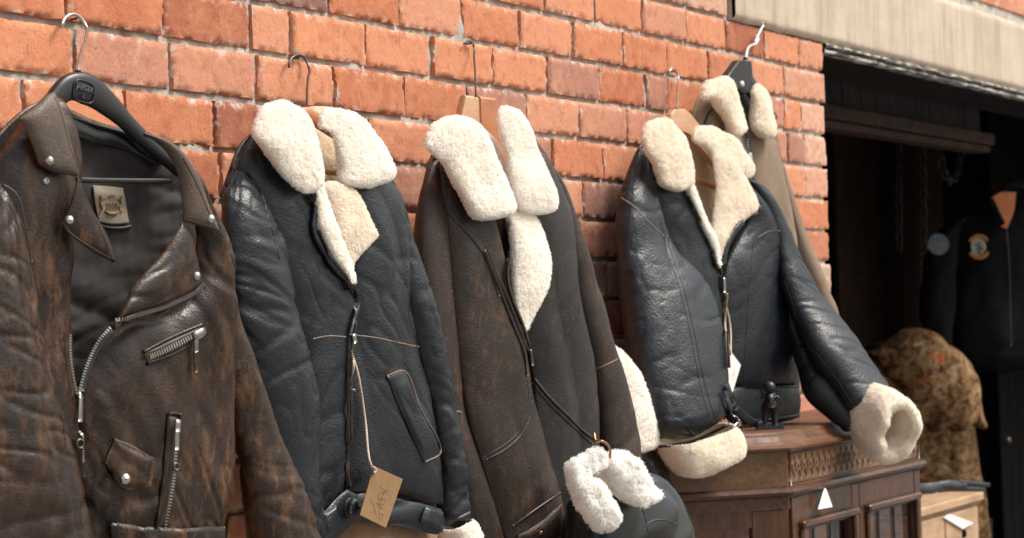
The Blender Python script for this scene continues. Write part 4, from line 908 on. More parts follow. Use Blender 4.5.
# ================================================================== jackets 2 - 5
def nav2():
    pl = Plane(310, 110, -.12, 8)
    h = thing('coat_hanger', pl.pt(310, 112, .03), 'wooden hanger holding the long navy jacket with the kraft tag', 'hanger', GH); gh = Garment(h, pl)
    gh.tube('arms', [((262, 143), (266, 150)), ((285, 118), (287, 130)), ((304, 107), (304, 121)), ((316, 112), (314, 127)), ((334, 122), (330, 137)), ((352, 136), (348, 147)), ((376, 160), (372, 168))], M['hanger_wood'], .055, .45, n=24, m=60, capB=True)
    gh.tube('crossbar', [((283, 166), (283, 172)), ((320, 168), (320, 174)), ((352, 172), (352, 178))], M['hanger_wood'], .042, .8, n=16, m=20, capB=True)
    wire(h, pl, [(307, 108), (307, 92), (308, 78), (309, 68), (305, 58), (297, 55), (290, 60), (289, 67)], .0022, M['wire_dark'], w=.055); wall_nail(at(298, 57, -.012))
    r = thing('leather_jacket', pl.pt(330, 538, 0), 'navy leather jacket with cream fleece collar and a kraft paper tag on its zip', 'jacket', GJ); g = Garment(r, pl); L = M['leather_navy']; T = M['trim_tan']
    g.patch('back_panel', [(222, 195), (246, 140), (300, 112), (345, 112), (394, 182), (405, 205)], [(405, 205), (425, 350), (440, 545)], [(300, 545), (440, 545)], [(222, 195), (245, 350), (300, 545)], L, w=.006, spec=SOFT)
    g.patch('lining', [(268, 120), (300, 108), (340, 110), (360, 135)], [(360, 135), (352, 200), (350, 300)], [(330, 300), (350, 300)], [(268, 120), (300, 200), (330, 300)], M['fleece_lining'], w=.022, fleece=.003, nu=50, nv=70, thick=0)
    g.patch('hem_lining', [(335, 515), (440, 520)], [(440, 520), (436, 548)], [(335, 552), (436, 548)], [(335, 515), (335, 552)], M['fleece_tan'], w=.045, fleece=.003, nu=50, nv=24, bulge=.01, thick=0)
    # right sleeve (nearer the wall than the front), then fronts, then the left sleeve
    g.tube('sleeve', [((366, 182), (388, 178)), ((380, 200), (402, 198)), ((386, 240), (416, 248)), ((396, 300), (434, 311)), ((408, 349), (446, 360)), ((424, 420), (460, 424)), ((434, 470), (467, 470)), ((438, 517), (470, 517)), ((440, 530), (470, 524))], L, .05, .75, spec=SF, capB=True)
    g.tube('cuff', [((438, 530), (470, 517)), ((443, 536), (476, 522)), ((448, 552), (482, 538))], M['fleece_white'], .052, .75, fleece=.003, ntuft=4000, capA=False, capB=True, n=40, m=24)
    g.seam('cuff_edge', [(438, 526), (452, 522), (470, 513)], M['trim_brown'], .005)
    g.patch('front_panel', [(236, 170), (250, 136), (275, 122), (300, 150), (314, 188)], [(314, 188), (313, 230), (330, 262), (352, 285), (354, 300), (347, 335), (345, 420), (346, 494)], [(306, 532), (330, 512), (346, 494)], [(236, 170), (262, 240), (296, 330), (306, 440), (306, 532)], L, w=.068, bulge=.022, spec=[(.007, 9, 2.2, 97, 'n'), (.004, 17, 6, 70, 'n'), (.003, 20, 7, 30, 'c'), (.002, 36, 14, 130, 'c')])
    g.patch('front_panel', [(352, 165), (375, 168), (393, 184), (403, 206)], [(403, 206), (409, 260), (412, 300), (421, 349), (436, 420), (442, 470), (443, 505)], [(347, 494), (390, 494), (443, 505)], [(352, 165), (356, 230), (352, 272), (352, 300), (348, 340), (346, 420), (347, 494)], L, w=.062, bulge=.024, spec=[(.007, 8, 1.8, 98, 'n'), (.006, 9, 2, 100, 'v'), (.003, 17, 6, 60, 'n'), (.002, 16, 6, 35, 'c'), (.002, 26, 10, 140, 'c')])
    # waistband
    g.tube('waistband', [((346, 492), (350, 522)), ((370, 494), (371, 524)), ((400, 497), (400, 528)), ((428, 505), (426, 535)), ((444, 510), (440, 536))], L, .072, .22, spec=[(.004, 30, 9, 90, 'c'), (.003, 25, 10, 75, 'n')], n=40, m=70, capB=True)
    g.tube('waistband', [((302, 522), (304, 556)), ((320, 514), (324, 548)), ((336, 497), (345, 530)), ((350, 486), (360, 512))], L, .080, .24, spec=[(.003, 25, 10, 75, 'n')], n=40, m=50, capB=True)
    for a in ([(422, 505), (432, 509), (441, 513)], [(280, 512), (300, 507), (312, 502)]):
        pass
    tb = g.flap('strap_tab', [(424, 507), (433, 509), (441, 513)], [(441, 513), (442, 522), (440, 532)], [(419, 522), (430, 527), (440, 532)], [(424, 507), (421, 515), (419, 522)], L, lift=.005, puff=.004, thick=.006); g.seam('tab_stitch', [(424, 509), (421.5, 520)], T, .0016, .001, parent=tb)
    tb = g.flap('strap_tab', [(320, 515), (335, 505)], [(335, 505), (338, 520)], [(324, 536), (338, 520)], [(320, 515), (324, 536)], L, lift=.005, puff=.004, thick=.006); g.seam('tab_stitch', [(322, 518), (325, 532)], T, .0016, .001, parent=tb)
    p, n = g.on(351, 508); k = mk('button_tab', *dome(p+n*.006, n*.6+pl.n*.4, .017), M['leather_navy'], r); g.solidreg(np.array([v.co[:] for v in k.data.vertices])+ORG[k.name], [tuple(q.vertices) for q in k.data.polygons]); g.seam('tab_slit', [(351, 504), (350.5, 513)], T, .0022, .001, parent=k)
    # left sleeve
    g.tube('sleeve', [((236, 158), (252, 150), .052, .25), ((225, 180), (264, 190), .068, .40), ((219, 202), (271, 220), .08, .52), ((219, 240), (286, 246)), ((224, 300), (297, 318)), ((238, 360), (310, 362)), ((256, 420), (318, 411)), ((272, 470), (320, 468)), ((284, 530), (322, 525)), ((292, 570), (324, 565))], L, .085, .46, spec=[(.010, 9, 1.6, 88, 'n'), (.005, 9, 2.2, 95, 'v'), (.002, 14, 6, 30, 'n'), (.0035, 16, 6, 30, 'c'), (.0026, 30, 10, 155, 'c'), (.002, 40, 16, 80, 'c')], n=80, m=170)
    g.seam('shoulder_seam', [(233, 166), (246, 171), (258, 185), (268, 215), (280, 260)], M['trim_black'], .0022)
    g.seam('shoulder_seam', [(250, 136), (240, 150), (234, 166)], M['trim_black'], .002)
    g.seam('yoke_seam', [(313, 339), (328, 336), (346, 337)], T, .002); g.seam('yoke_seam', [(352, 335), (377, 338), (400, 343), (419, 347)], T, .002)
    # zip and fleece lined front edges
    g.patch('lapel', [(322, 184), (340, 184), (357, 190)], [(357, 190), (366, 212), (377, 235)], [(350, 282), (354, 262), (365, 248), (377, 235)], [(322, 184), (333, 215), (342, 250), (350, 282)], M['fleece_cream'], w=.086, bulge=.008, fleece=.003, nu=50, nv=70, thick=.012, ntuft=6500)
    g.tube('front_facing', [((312, 186), (322, 184)), ((316, 205), (328, 202)), ((318, 225), (333, 222)), ((330, 252), (343, 248)), ((344, 272), (353, 268)), ((351, 286), (355, 284))], M['fleece_white'], .098, .5, fleece=.0022, ntuft=2500, capB=True, n=32, m=50)
    g.seam('lapel_edge', [(357, 191), (364, 206), (371, 220), (377, 236), (366, 247), (354, 262)], M['trim_black'], .004, .001)
    g.strip('front_edge', [(315, 192), (313, 212), (312, 232), (322, 252), (336, 272), (352, 286), (356, 300), (352, 318), (348, 336)], .010, L, .004, .005)
    z = g.strip('zip', [(315, 233), (327, 256), (341, 275), (356, 290), (358, 304), (352, 322), (349, 340), (347, 400), (347, 485)], .008, M['trim_brown'], .003, .002); g.teeth('zip_teeth', [(315, 233), (327, 256), (341, 275), (356, 290), (358, 304), (352, 322), (349, 340), (347, 400), (347, 485)], M['zip_dark'], .005, .004, .008, parent=z)
    g.strip('zip_slider', [(349, 334), (350, 343)], .011, M['zip_metal'], .008, .004, parent=z)
    pk = g.flap('pocket', [(386, 376), (395, 372), (404, 370)], [(404, 370), (418, 405), (442, 453)], [(424, 463), (434, 459), (442, 453)], [(386, 376), (402, 415), (424, 463)], L, lift=.002, puff=.004, thick=.004); g.seam('piping', [(387, 376), (404, 371), (420, 408), (441, 452), (425, 462)], T, .0022, .001, parent=pk)
    # collar
    g.tube('collar', [((318, 126), (324, 108)), ((332, 134), (345, 110)), ((338, 148), (364, 124)), ((341, 166), (382, 144)), ((340, 180), (392, 165)), ((348, 190), (392, 184))], M['fleece_white'], .085, .21, fleece=.003, ntuft=8500, capB=True, n=56, m=80)
    g.tube('collar', [((252, 132), (262, 106)), ((268, 150), (286, 101)), ((276, 165), (306, 118)), ((286, 180), (317, 152)), ((296, 190), (322, 180)), ((306, 194), (320, 188))], M['fleece_white'], .112, .22, fleece=.003, ntuft=9500, capB=True, n=60, m=80)
    g.seam('hanging_loop', [(292, 186), (296, 192), (305, 192)], M['trim_brown'], .0015, .003)
    # kraft price tag on a string
    t_ = thing('price_tag', g.on(371, 470)[0], 'brown kraft paper price tag with handwriting hanging on a string', 'price tag')
    P = [pl.pt(374, 466, .125), pl.pt(403, 479, .128), pl.pt(386, 528, .135), pl.pt(360, 515, .132)]
    nn = np.cross(P[1]-P[0], P[3]-P[0]); nn /= np.linalg.norm(nn); nn = nn if nn@pl.n > 0 else -nn
    cd = mk('card', *slab(np.array(P), nn, .0012, .0004), M['kraft'], t_, smooth=False); Q = lambda a, b: P[0]+(P[1]-P[0])*a+(P[3]-P[0])*b+nn*.0006
    m = MB(); sq = [(.36, .32), (.52, .36), (.62, .34), (.56, .40), (.40, .44), (.36, .52), (.48, .56), (.62, .52), (.64, .60), (.52, .66), (.40, .64), (.52, .72), (.62, .70)]
    m.tube(cr([Q(*q) for q in sq], 60), .00022, 5); m.tube(cr([Q(.54, .36), Q(.50, .5), Q(.52, .68)], 20), .00022, 5); m.tube(cr([Q(.5, .78), Q(.58, .84), Q(.66, .80), Q(.70, .88)], 20), .00022, 5); m.tube(cr([Q(.20, .66), Q(.28, .70), Q(.34, .74), Q(.46, .86)], 20), .00022, 5); m.tube(cr([Q(.58, .9), Q(.66, .92)], 6), .00022, 5)
    m.build('handwriting', M['ink'], cd)
    sp = cr(np.array([g.on(351, 352, .012)[0], g.on(354, 375, .014)[0], g.on(361, 420, .012)[0], pl.pt(370, 462, .124), pl.pt(374.5, 471, .1285)]), 70); sp[:, 2] += .0006*np.sin(np.arange(70)*1.3)
    m = MB(); m.tube(sp, .0021, 8); m.tube(cr([g.on(351, 350, .012)[0], g.on(347, 366, .013)[0], g.on(350, 388, .012)[0], g.on(353, 391, .013)[0]], 24), .0019, 8); m.tube(cr([pl.pt(372, 466, .129), pl.pt(376, 470, .130), pl.pt(374, 473, .1295)], 10), .0022, 8); m.add(*dome(g.on(351, 357, .011)[0], pl.n, .005)); m.build('string', M['string'], t_)
nav2()

def brown3():
    pl = Plane(480, 110, -.125, 13)
    h = thing('coat_hanger', pl.pt(480, 100, .03), 'reddish wooden hanger with wide forked neck above the white collar of the charcoal brown jacket', 'hanger', GH); gh = Garment(h, pl)
    gh.board('arms', [(466, 95), (480, 97), (482, 124), (470, 150), (456, 168), (450, 160), (458, 130)], .052, .016, M['hanger_wood_pale'], bev=.003)
    gh.board('arms', [(480, 96), (496, 98), (503, 142), (512, 160), (520, 175), (514, 184), (500, 165), (490, 140), (481, 125)], .055, .020, M['hanger_wood'], bev=.003)
    gh.tube('crossbar', [((458, 182), (458, 189)), ((490, 182), (490, 190)), ((530, 186), (530, 194))], M['hanger_wood'], .04, .8, n=16, m=20, capB=True)
    wire(h, pl, [(476, 96), (475.5, 85), (475, 70), (474, 56), (474, 46), (469, 41), (464, 44)], .0021, M['wire_dark'], w=.052); wall_nail(at(470, 43, -.012))
    r = thing('leather_jacket', pl.pt(500, 538, 0), 'faded charcoal brown sheepskin jacket with big white fleece collar, open zip and curved pocket seams', 'jacket', GJ); g = Garment(r, pl); L = M['leather_charcoal']; T = M['trim_black']
    g.patch('back_panel', [(418, 235), (424, 180), (440, 140), (480, 120), (530, 135), (556, 170), (575, 215)], [(575, 215), (592, 360), (600, 470), (598, 566)], [(500, 566), (598, 566)], [(418, 235), (450, 380), (500, 566)], L, w=.006, spec=SOFT)
    g.patch('lining', [(440, 135), (470, 124), (500, 126), (525, 135)], [(525, 135), (525, 230), (528, 350)], [(500, 350), (528, 350)], [(440, 135), (480, 230), (500, 350)], M['fleece_lining'], w=.022, fleece=.003, nu=50, nv=70, thick=0)
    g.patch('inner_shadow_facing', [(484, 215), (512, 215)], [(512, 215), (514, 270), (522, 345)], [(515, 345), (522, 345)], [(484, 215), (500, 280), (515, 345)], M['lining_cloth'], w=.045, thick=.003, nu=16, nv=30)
    g.tube('sleeve', [((530, 170), (548, 160)), ((546, 190), (566, 188)), ((553, 216), (577, 222)), ((562, 250), (590, 262)), ((572, 300), (602, 298)), ((580, 335), (613, 340)), ((588, 368), (622, 368)), ((592, 400), (630, 400)), ((594, 433), (637, 432)), ((596, 474), (643, 470)), ((596, 500), (645, 496))], L, .045, .62, spec=[(.004, 9, 3, 85, 'n'), (.003, 16, 6, 30, 'c'), (.003, 14, 5, 20, 'n')], capB=True)
    s_ = g.seam('sleeve_seam', [(592, 370), (604, 366), (618, 359)], M['trim_tan'], .003)
    g.patch('front_panel', [(518, 150), (540, 150), (556, 175), (574, 214)], [(574, 214), (579, 300), (588, 345), (593, 368), (597, 433), (600, 480), (598, 566)], [(540, 566), (598, 566)], [(518, 150), (512, 215), (520, 290), (527, 350), (532, 380), (536, 470), (540, 566)], M['leather_charcoal_shade_trim'], w=.058, bulge=.026, spec=[(.008, 8, 1.6, 97, 'n'), (.006, 9, 1.6, 100, 'v'), (.003, 15, 6, 60, 'n'), (.0015, 18, 7, 40, 'c')])
    # lower right flap turned over, with its slanted pocket edge
    g.tube('sleeve', [((432, 160), (446, 156), .05, .3), ((420, 190), (446, 190), .055, .5), ((414, 226), (447, 226)), ((413, 260), (450, 270)), ((418, 320), (455, 318)), ((430, 380), (461, 380)), ((440, 414), (465, 414)), ((452, 466), (482, 465)), ((462, 520), (498, 515)), ((470, 570), (512, 566))], L, .06, .62, spec=[(.004, 9, 3, 85, 'n'), (.003, 16, 6, 30, 'c')])
    g.seam('sleeve_seam', [(455, 412), (461, 412), (466, 416)], M['trim_tan'], .0035)
    g.patch('front_panel', [(440, 165), (452, 140), (468, 150), (478, 195), (484, 222)], [(484, 222), (500, 265), (512, 310), (524, 352), (530, 385), (545, 440), (558, 492), (566, 545), (568, 566)], [(510, 566), (540, 568), (568, 566)], [(440, 165), (446, 220), (451, 290), (464, 400), (482, 466), (502, 530), (510, 566)], L, w=.072, bulge=.026, spec=[(.007, 9, 1.6, 104, 'n'), (.005, 8, 1.6, 104, 'v'), (.0025, 15, 6, 60, 'n'), (.002, 18, 7, 40, 'c')])
    g.strip('raglan_trim', [(443, 170), (444, 190), (447, 208), (466, 230), (482, 250), (492, 272), (500, 296)], .010, M['leather_charcoal_shade_trim'], .0, .002)
    g.seam('raglan_seam', [(446, 208), (449, 250), (452, 292)], T, .002); g.seam('shoulder_seam', [(440, 158), (444, 172), (446, 205)], T, .002)
    # curved pocket seam and front edge welt
    g.seam('pocket_welt', [(484, 457), (500, 448), (516, 435), (526, 416), (529, 396), (527, 380)], T, .002); g.seam('pocket_welt', [(486, 460), (502, 452), (519, 438), (530, 418), (532, 398)], L, .0036)
    g.seam('front_seam', [(466, 416), (476, 440), (484, 466), (494, 500), (504, 534)], T, .002)
    g.seam('pocket_welt', [(532, 376), (548, 396), (568, 416), (584, 432), (596, 440)], L, .0042, .001); g.seam('pocket_welt', [(531, 382), (550, 404), (570, 424), (592, 444)], T, .0018, .001)
    g.seam('hem_seam', [(513, 526), (535, 510), (560, 493)], T, .003, .001)
    wb = g.flap('waist_strap', [(516, 536), (538, 523), (560, 504)], [(560, 504), (564, 520), (568, 534)], [(520, 556), (544, 548), (568, 534)], [(516, 536), (520, 556)], L, lift=.004, puff=.004, thick=.005); g.stud(541, 533, M['copper'], .004, wb); g.seam('strap_stitch', [(518, 539), (540, 526), (560, 508)], T, .002, .001, parent=wb)
    # zips on both front edges
    z = g.strip('zip', [(484, 250), (494, 275), (504, 300), (514, 326), (524, 352), (527, 376)], .007, M['trim_brown'], .002, .0015)
    g.teeth('zip_teeth', [(486, 250), (496, 275), (506, 300), (516, 326), (525, 350)], M['zip_dark'], .005, .0042, .006, parent=z)
    # fleece facing of the right front, collar wings, folded fleece knot in between
    g.tube('front_facing', [((508, 212), (530, 206)), ((510, 232), (541, 230)), ((513, 256), (548, 258)), ((513, 285), (546, 286)), ((516, 308), (536, 308)), ((521, 332), (527, 331))], M['fleece_white'], .095, .24, fleece=.0026, ntuft=6500, capB=True, n=48, m=80)
    g.strip('zip_tape', [(509, 222), (507, 250), (505, 275), (510, 300), (520, 325), (526, 345)], .008, M['trim_brown'], .004, .003); g.teeth('zip_teeth', [(508, 224), (506, 250), (504, 276), (509, 300), (519, 326), (525, 346)], M['zip_dark'], .005, .0042, .009)
    g.strip('zip_slider', [(526, 350), (528, 366)], .009, M['zip_dark'], .008, .004, parent=z)
    g.tube('collar_roll', [((470, 132), (478, 124)), ((478, 160), (498, 148)), ((488, 190), (508, 182)), ((496, 205), (512, 200))], M['fleece_white'], .065, .6, fleece=.0032, ntuft=3000, capB=True, n=40, m=50)
    g.tube('collar', [((498, 118), (500, 106)), ((503, 140), (524, 116)), ((508, 160), (536, 146)), ((510, 180), (547, 175)), ((513, 198), (556, 198)), ((520, 214), (553, 214))], M['fleece_white'], .105, .22, fleece=.003, ntuft=9500, capB=True, n=60, m=90)
    g.tube('collar', [((424, 146), (432, 124)), ((436, 158), (462, 117)), ((446, 166), (482, 132)), ((456, 184), (498, 164)), ((466, 202), (511, 196)), ((476, 222), (514, 214))], M['fleece_white'], .116, .23, fleece=.003, ntuft=10500, capB=True, n=60, m=90)
brown3()

def nav4():
    pl = Plane(690, 125, -.095, 10)
    h = thing('coat_hanger', pl.pt(690, 112, .03), 'pale wooden hanger inside the navy sheepskin jacket with the wide fleece lapel', 'hanger', GH); gh = Garment(h, pl)
    gh.board('arms', [(672, 114), (675, 109), (686, 109), (690, 112), (720, 150), (732, 172), (726, 176), (712, 160), (690, 134), (684, 131), (676, 138), (660, 156), (654, 152), (668, 130)], .048, .018, M['hanger_wood_pale'], bev=.003)
    gh.tube('crossbar', [((660, 172), (660, 177)), ((690, 175), (690, 181)), ((722, 187), (722, 193))], M['hanger_wood'], .04, .8, n=16, m=20, capB=True)
    wire(h, pl, [(677, 109), (677.5, 98), (678, 86), (678, 77), (675, 70), (671, 69), (669, 73)], .0024, M['steel'], w=.045); wall_nail(at(673, 71, -.012))
    r = thing('leather_jacket', pl.pt(710, 430, 0), 'navy sheepskin flying jacket with wide fleece lapel, its fleece cuffed sleeve spread over the cabinet', 'jacket', GJ); g = Garment(r, pl); L = M['leather_navy_pebbled']; T = M['trim_black']; TT = M['trim_tan']
    g.patch('back_panel', [(622, 200), (640, 145), (680, 122), (720, 135), (752, 175), (778, 235)], [(778, 235), (797, 340), (799, 418)], [(660, 418), (799, 418)], [(622, 200), (632, 300), (660, 418)], L, w=.006, spec=SOFT)
    g.patch('lining', [(650, 130), (680, 122), (705, 128), (735, 148)], [(735, 148), (732, 200), (722, 270)], [(712, 270), (722, 270)], [(650, 130), (690, 200), (712, 270)], M['fleece_lining'], w=.02, fleece=.0035, nu=56, nv=70, thick=0)
    # lower part of the right sleeve (under), upper part over it
    g.patch('front_panel', [(736, 172), (756, 196), (768, 206), (779, 235)], [(779, 235), (786, 280), (796, 335), (798, 372), (797, 386)], [(727, 386), (760, 386), (797, 386)], [(736, 172), (745, 215), (726, 262), (722, 285), (723, 330), (727, 386)], L, w=.062, bulge=.03, spec=[(.006, 9, 2, 97, 'n'), (.004, 9, 2, 85, 'v'), (.0025, 15, 6, 60, 'n'), (.0012, 18, 7, 30, 'c')])
    g.patch('front_panel', [(650, 160), (668, 165), (684, 188)], [(684, 188), (702, 225), (716, 258), (720, 290), (722, 340), (727, 420)], [(700, 425), (727, 420)], [(650, 160), (662, 235), (690, 330), (700, 425)], L, w=.07, bulge=.022, spec=[(.006, 9, 2.5, 97, 'n'), (.005, 12, 5, 20, 'n'), (.003, 18, 7, 30, 'c'), (.002, 30, 12, 130, 'c')])
    g.tube('waistband', [((727, 388), (732, 424)), ((745, 386), (748, 425)), ((770, 385), (772, 424)), ((798, 385), (799, 419))], L, .060, .30, spec=[(.003, 20, 9, 80, 'n'), (.003, 26, 9, 85, 'c')], n=40, m=60, capB=True)
    g.seam('waist_seam', [(738, 387), (760, 386), (797, 387)], T, .0035, .001); g.seam('hem_edge', [(746, 421), (772, 419), (798, 415)], T, .004, .002)
    g.tube('sleeve', [((746, 178), (762, 186), .06, .35), ((757, 196), (776, 208), .07, .5), ((768, 222), (788, 228), .08), ((776, 250), (800, 258), .09), ((781, 285), (820, 298), .11), ((793, 318), (842, 326), .14), ((808, 352), (862, 351), .18), ((830, 384), (880, 374), .22), ((852, 418), (898, 398), .26)], L, .085, .50, spec=[(.006, 10, 2.5, 80, 'n'), (.004, 11, 5, 20, 'n'), (.004, 16, 6, 25, 'c'), (.0026, 30, 10, 155, 'c')], capB=True, n=80, m=150)
    g.tube('sleeve_lower', [((778, 290), (800, 310), .07), ((786, 330), (812, 326), .09), ((795, 362), (830, 352), .12), ((804, 392), (846, 378), .16), ((826, 416), (862, 396), .20), ((850, 436), (876, 412), .24)], L, .055, .6, spec=[(.004, 12, 5, 20, 'n'), (.004, 16, 6, 25, 'c')], capB=True, n=60, m=90)
    g.seam('sleeve_seam', [(797, 345), (812, 350), (826, 366), (842, 388), (856, 412)], T, .0025, .0); g.seam('armhole_seam', [(758, 238), (768, 232), (781, 231)], T, .0025); g.seam('side_seam', [(784, 280), (794, 310), (797, 345)], T, .0022)
    # the turned fleece cuff with its dark opening
    A = pl.pt(858, 436, .07); B = pl.pt(893, 402, .105)
    axis0 = [pl.pt(869, 416, .25), pl.pt(882, 424, .29), pl.pt(899, 433, .35)]
    ax = axis0[2]-axis0[0]; ln_ = np.linalg.norm(ax); ax /= ln_; uu = np.cross(ax, [0, 0, 1.0]); uu /= np.linalg.norm(uu); vv = np.cross(uu, ax)
    n, m_ = 64, 46; ph = np.arange(n)*2*math.pi/n; prof = [(.0, .85), (.06, 1.0), (.25, 1.06), (.55, 1.08), (.8, 1.06), (.93, 1.0), (1.0, .86), (.98, .72), (.9, .70), (.7, .63), (.4, .60), (.1, .58)]
    pc = crp(np.array(prof), m_); ov = lambda rr: (.66+.34*float(sstep(.55, .86, rr)), .84+.16*float(sstep(.55, .86, rr)))
    G = np.array([[axis0[0]+ax*(a_*ln_*(1+.16*float(pn(math.cos(t_)*1.3+4, math.sin(t_)*1.3, 2))))+rr*(1+.10*float(pn(math.cos(t_)*1.4, math.sin(t_)*1.4, a_*1.5)))*(uu*.060*ov(rr)[0]*math.cos(t_)+vv*.077*ov(rr)[1]*math.sin(t_)) for t_ in ph] for a_, rr in pc])
    N = gnormals(G, True); N *= np.sign((N[:20]*(G[:20]-G[:20].mean(1, keepdims=True))).sum()); G = G+N*(.0042*wool(G))[..., None]
    V, F = G.reshape(-1, 3), gridF(m_, n, True)
    if ((np.cross(G[3, 0]-G[2, 0], G[2, 1]-G[2, 0]))@N[2, 0]) < 0: F = [f[::-1] for f in F]
    g.solidreg(V, F); k_ = mk('cuff', V, F, M['fleece_cream'], r); pile(k_, V, F, 36000, .0055, M['pile_fleece_cream'])
    # left sleeve comes forward over the cabinet corner
    g.tube('sleeve', [((640, 146, .05), (652, 140, .05), 0, .25), ((629, 170, .06), (655, 180, .06), 0, .4), ((620, 198, .07), (662, 225, .08), 0, .5), ((618, 240, .085), (674, 252, .09)), ((619, 295, .105), (704, 284, .115)), ((624, 330, .125), (718, 322, .14)), ((633, 378, .15), (726, 362, .17)), ((647, 420, .18), (728, 405, .20)), ((660, 446, .20), (728, 428, .22))], L, .1, .44, spec=[(.005, 8, 1.6, 88, 'n'), (.0025, 9, 2.2, 84, 'v'), (.0015, 14, 6, 30, 'n'), (.0025, 16, 6, 30, 'c'), (.0022, 30, 10, 155, 'c'), (.002, 44, 18, 80, 'c')], capB=True, n=90, m=170)
    g.seam('shoulder_seam', [(621, 198), (632, 205), (645, 218), (656, 229), (664, 236)], TT, .003); g.seam('shoulder_seam', [(652, 160), (655, 190), (662, 225), (670, 260)], T, .003)
    g.seam('sleeve_seam', [(664, 238), (672, 262), (683, 300), (691, 334), (699, 375), (706, 405), (715, 428)], M['trim_brown'], .0034); g.seam('sleeve_seam', [(668, 238), (676, 262), (687, 300), (695, 334), (703, 375), (711, 405), (719, 428)], T, .003)
    g.tube('cuff', [((662, 446, .20), (730, 424, .22)), ((665, 455, .20), (737, 431, .22)), ((671, 466, .20), (741, 444, .22)), ((679, 477, .20), (740, 455, .22)), ((684, 483, .20), (737, 461, .22))], M['fleece_cream'], .15, .42, fleece=.0035, ntuft=9000, capB=True, n=72, m=50, sup=3.2, capA=False)
    g.seam('cuff_edge', [(660, 446), (690, 442), (728, 424)], T, .004, .004)
    # straps at the hem
    g.strip('waist_strap', [(724, 385), (731, 402), (742, 416), (758, 425), (782, 428)], .020, L, .006, .0025)
    g.strip('waist_strap', [(722, 392), (727, 408), (735, 420)], .018, L, .008, .0025); k_ = g.seam('buckle', [(733, 412), (737, 420), (733, 428)], M['steel'], .0025, .016)
    g.seam('panel_seam', [(754, 240), (750, 285), (746, 340), (743, 386)], T, .0028)
    # lapels and zip
    g.patch('lapel', [(710, 146), (726, 155), (745, 178)], [(745, 178), (752, 192), (759, 206)], [(720, 272), (724, 250), (738, 227), (759, 206)], [(710, 146), (716, 190), (712, 225), (714, 250), (720, 272)], M['fleece_cream'], w=.086, bulge=.012, fleece=.0035, nu=56, nv=80, thick=.012, ntuft=8500)
    g.strip('lapel_edge', [(760, 208), (748, 217), (736, 228), (726, 246), (721, 272)], .016, T, .003, .005); g.seam('zip_tape', [(757, 212), (742, 225), (731, 240), (724, 262)], M['trim_brown'], .003, .007)
    g.tube('front_facing', [((684, 184), (692, 182)), ((694, 205), (700, 202)), ((703, 226), (708, 222)), ((712, 246), (717, 243)), ((718, 268), (721, 266))], M['fleece_white'], .098, .5, fleece=.002, ntuft=1500, capB=True, n=28, m=50)
    g.strip('front_edge', [(685, 190), (695, 212), (704, 232), (714, 252), (719, 274)], .008, T, .005, .005)
    z = g.strip('zip', [(720, 276), (722, 300), (724, 330), (726, 368)], .010, M['trim_brown'], .004, .003); g.teeth('zip_teeth', [(720, 276), (722, 300), (724, 330), (726, 368)], M['zip_dark'], .006, .0045, .008, parent=z); g.strip('zip_slider', [(720, 278), (721, 292)], .010, M['zip_metal'], .009, .004, parent=z)
    g.tube('collar', [((692, 140), (696, 127)), ((704, 146), (716, 128)), ((716, 160), (738, 142)), ((728, 172), (751, 164)), ((738, 182), (752, 176))], M['fleece_cream'], .082, .25, fleece=.004, ntuft=6000, capB=True, n=56, m=70)
    g.tube('collar', [((642, 138), (646, 122)), ((646, 152), (666, 119)), ((654, 164), (682, 134)), ((658, 176), (690, 158)), ((662, 186), (694, 178)), ((676, 190), (692, 187))], M['fleece_cream'], .108, .24, fleece=.004, ntuft=8000, capB=True, n=60, m=80)
    # white price tag
    t_ = thing('price_tag', pl.pt(733, 370, .12), 'white diamond shaped price tag on a cord at the navy flying jacket zip', 'price tag'); P = [pl.pt(730, 350, .135), pl.pt(741, 365, .142), pl.pt(731, 398, .142), pl.pt(724, 386, .137)]
    nn = np.cross(P[1]-P[0], P[3]-P[0]); nn /= np.linalg.norm(nn); nn = nn if nn@pl.n > 0 else -nn
    cd = mk('card', *slab(np.array(P), nn, .0012, .0004), M['paper'], t_, smooth=False); Q = lambda a, b: P[0]+(P[1]-P[0])*a+(P[3]-P[0])*b+nn*.0006
    MB().tube(cr([Q(.5, .3), Q(.6, .45), Q(.45, .5), Q(.6, .6)], 20), .00022, 5).build('handwriting', M['ink'], cd)
    m = MB(); m.tube(cr([g.on(722, 294, .012)[0], g.on(724, 320, .012)[0], pl.pt(729, 346, .136), pl.pt(731, 355, .1385)], 40), .0025, 8); m.tube(cr([g.on(723, 296, .012)[0], g.on(727, 322, .012)[0], pl.pt(731, 354, .139)], 30), .002, 8); m.build('cord', M['string'], t_)
nav4()

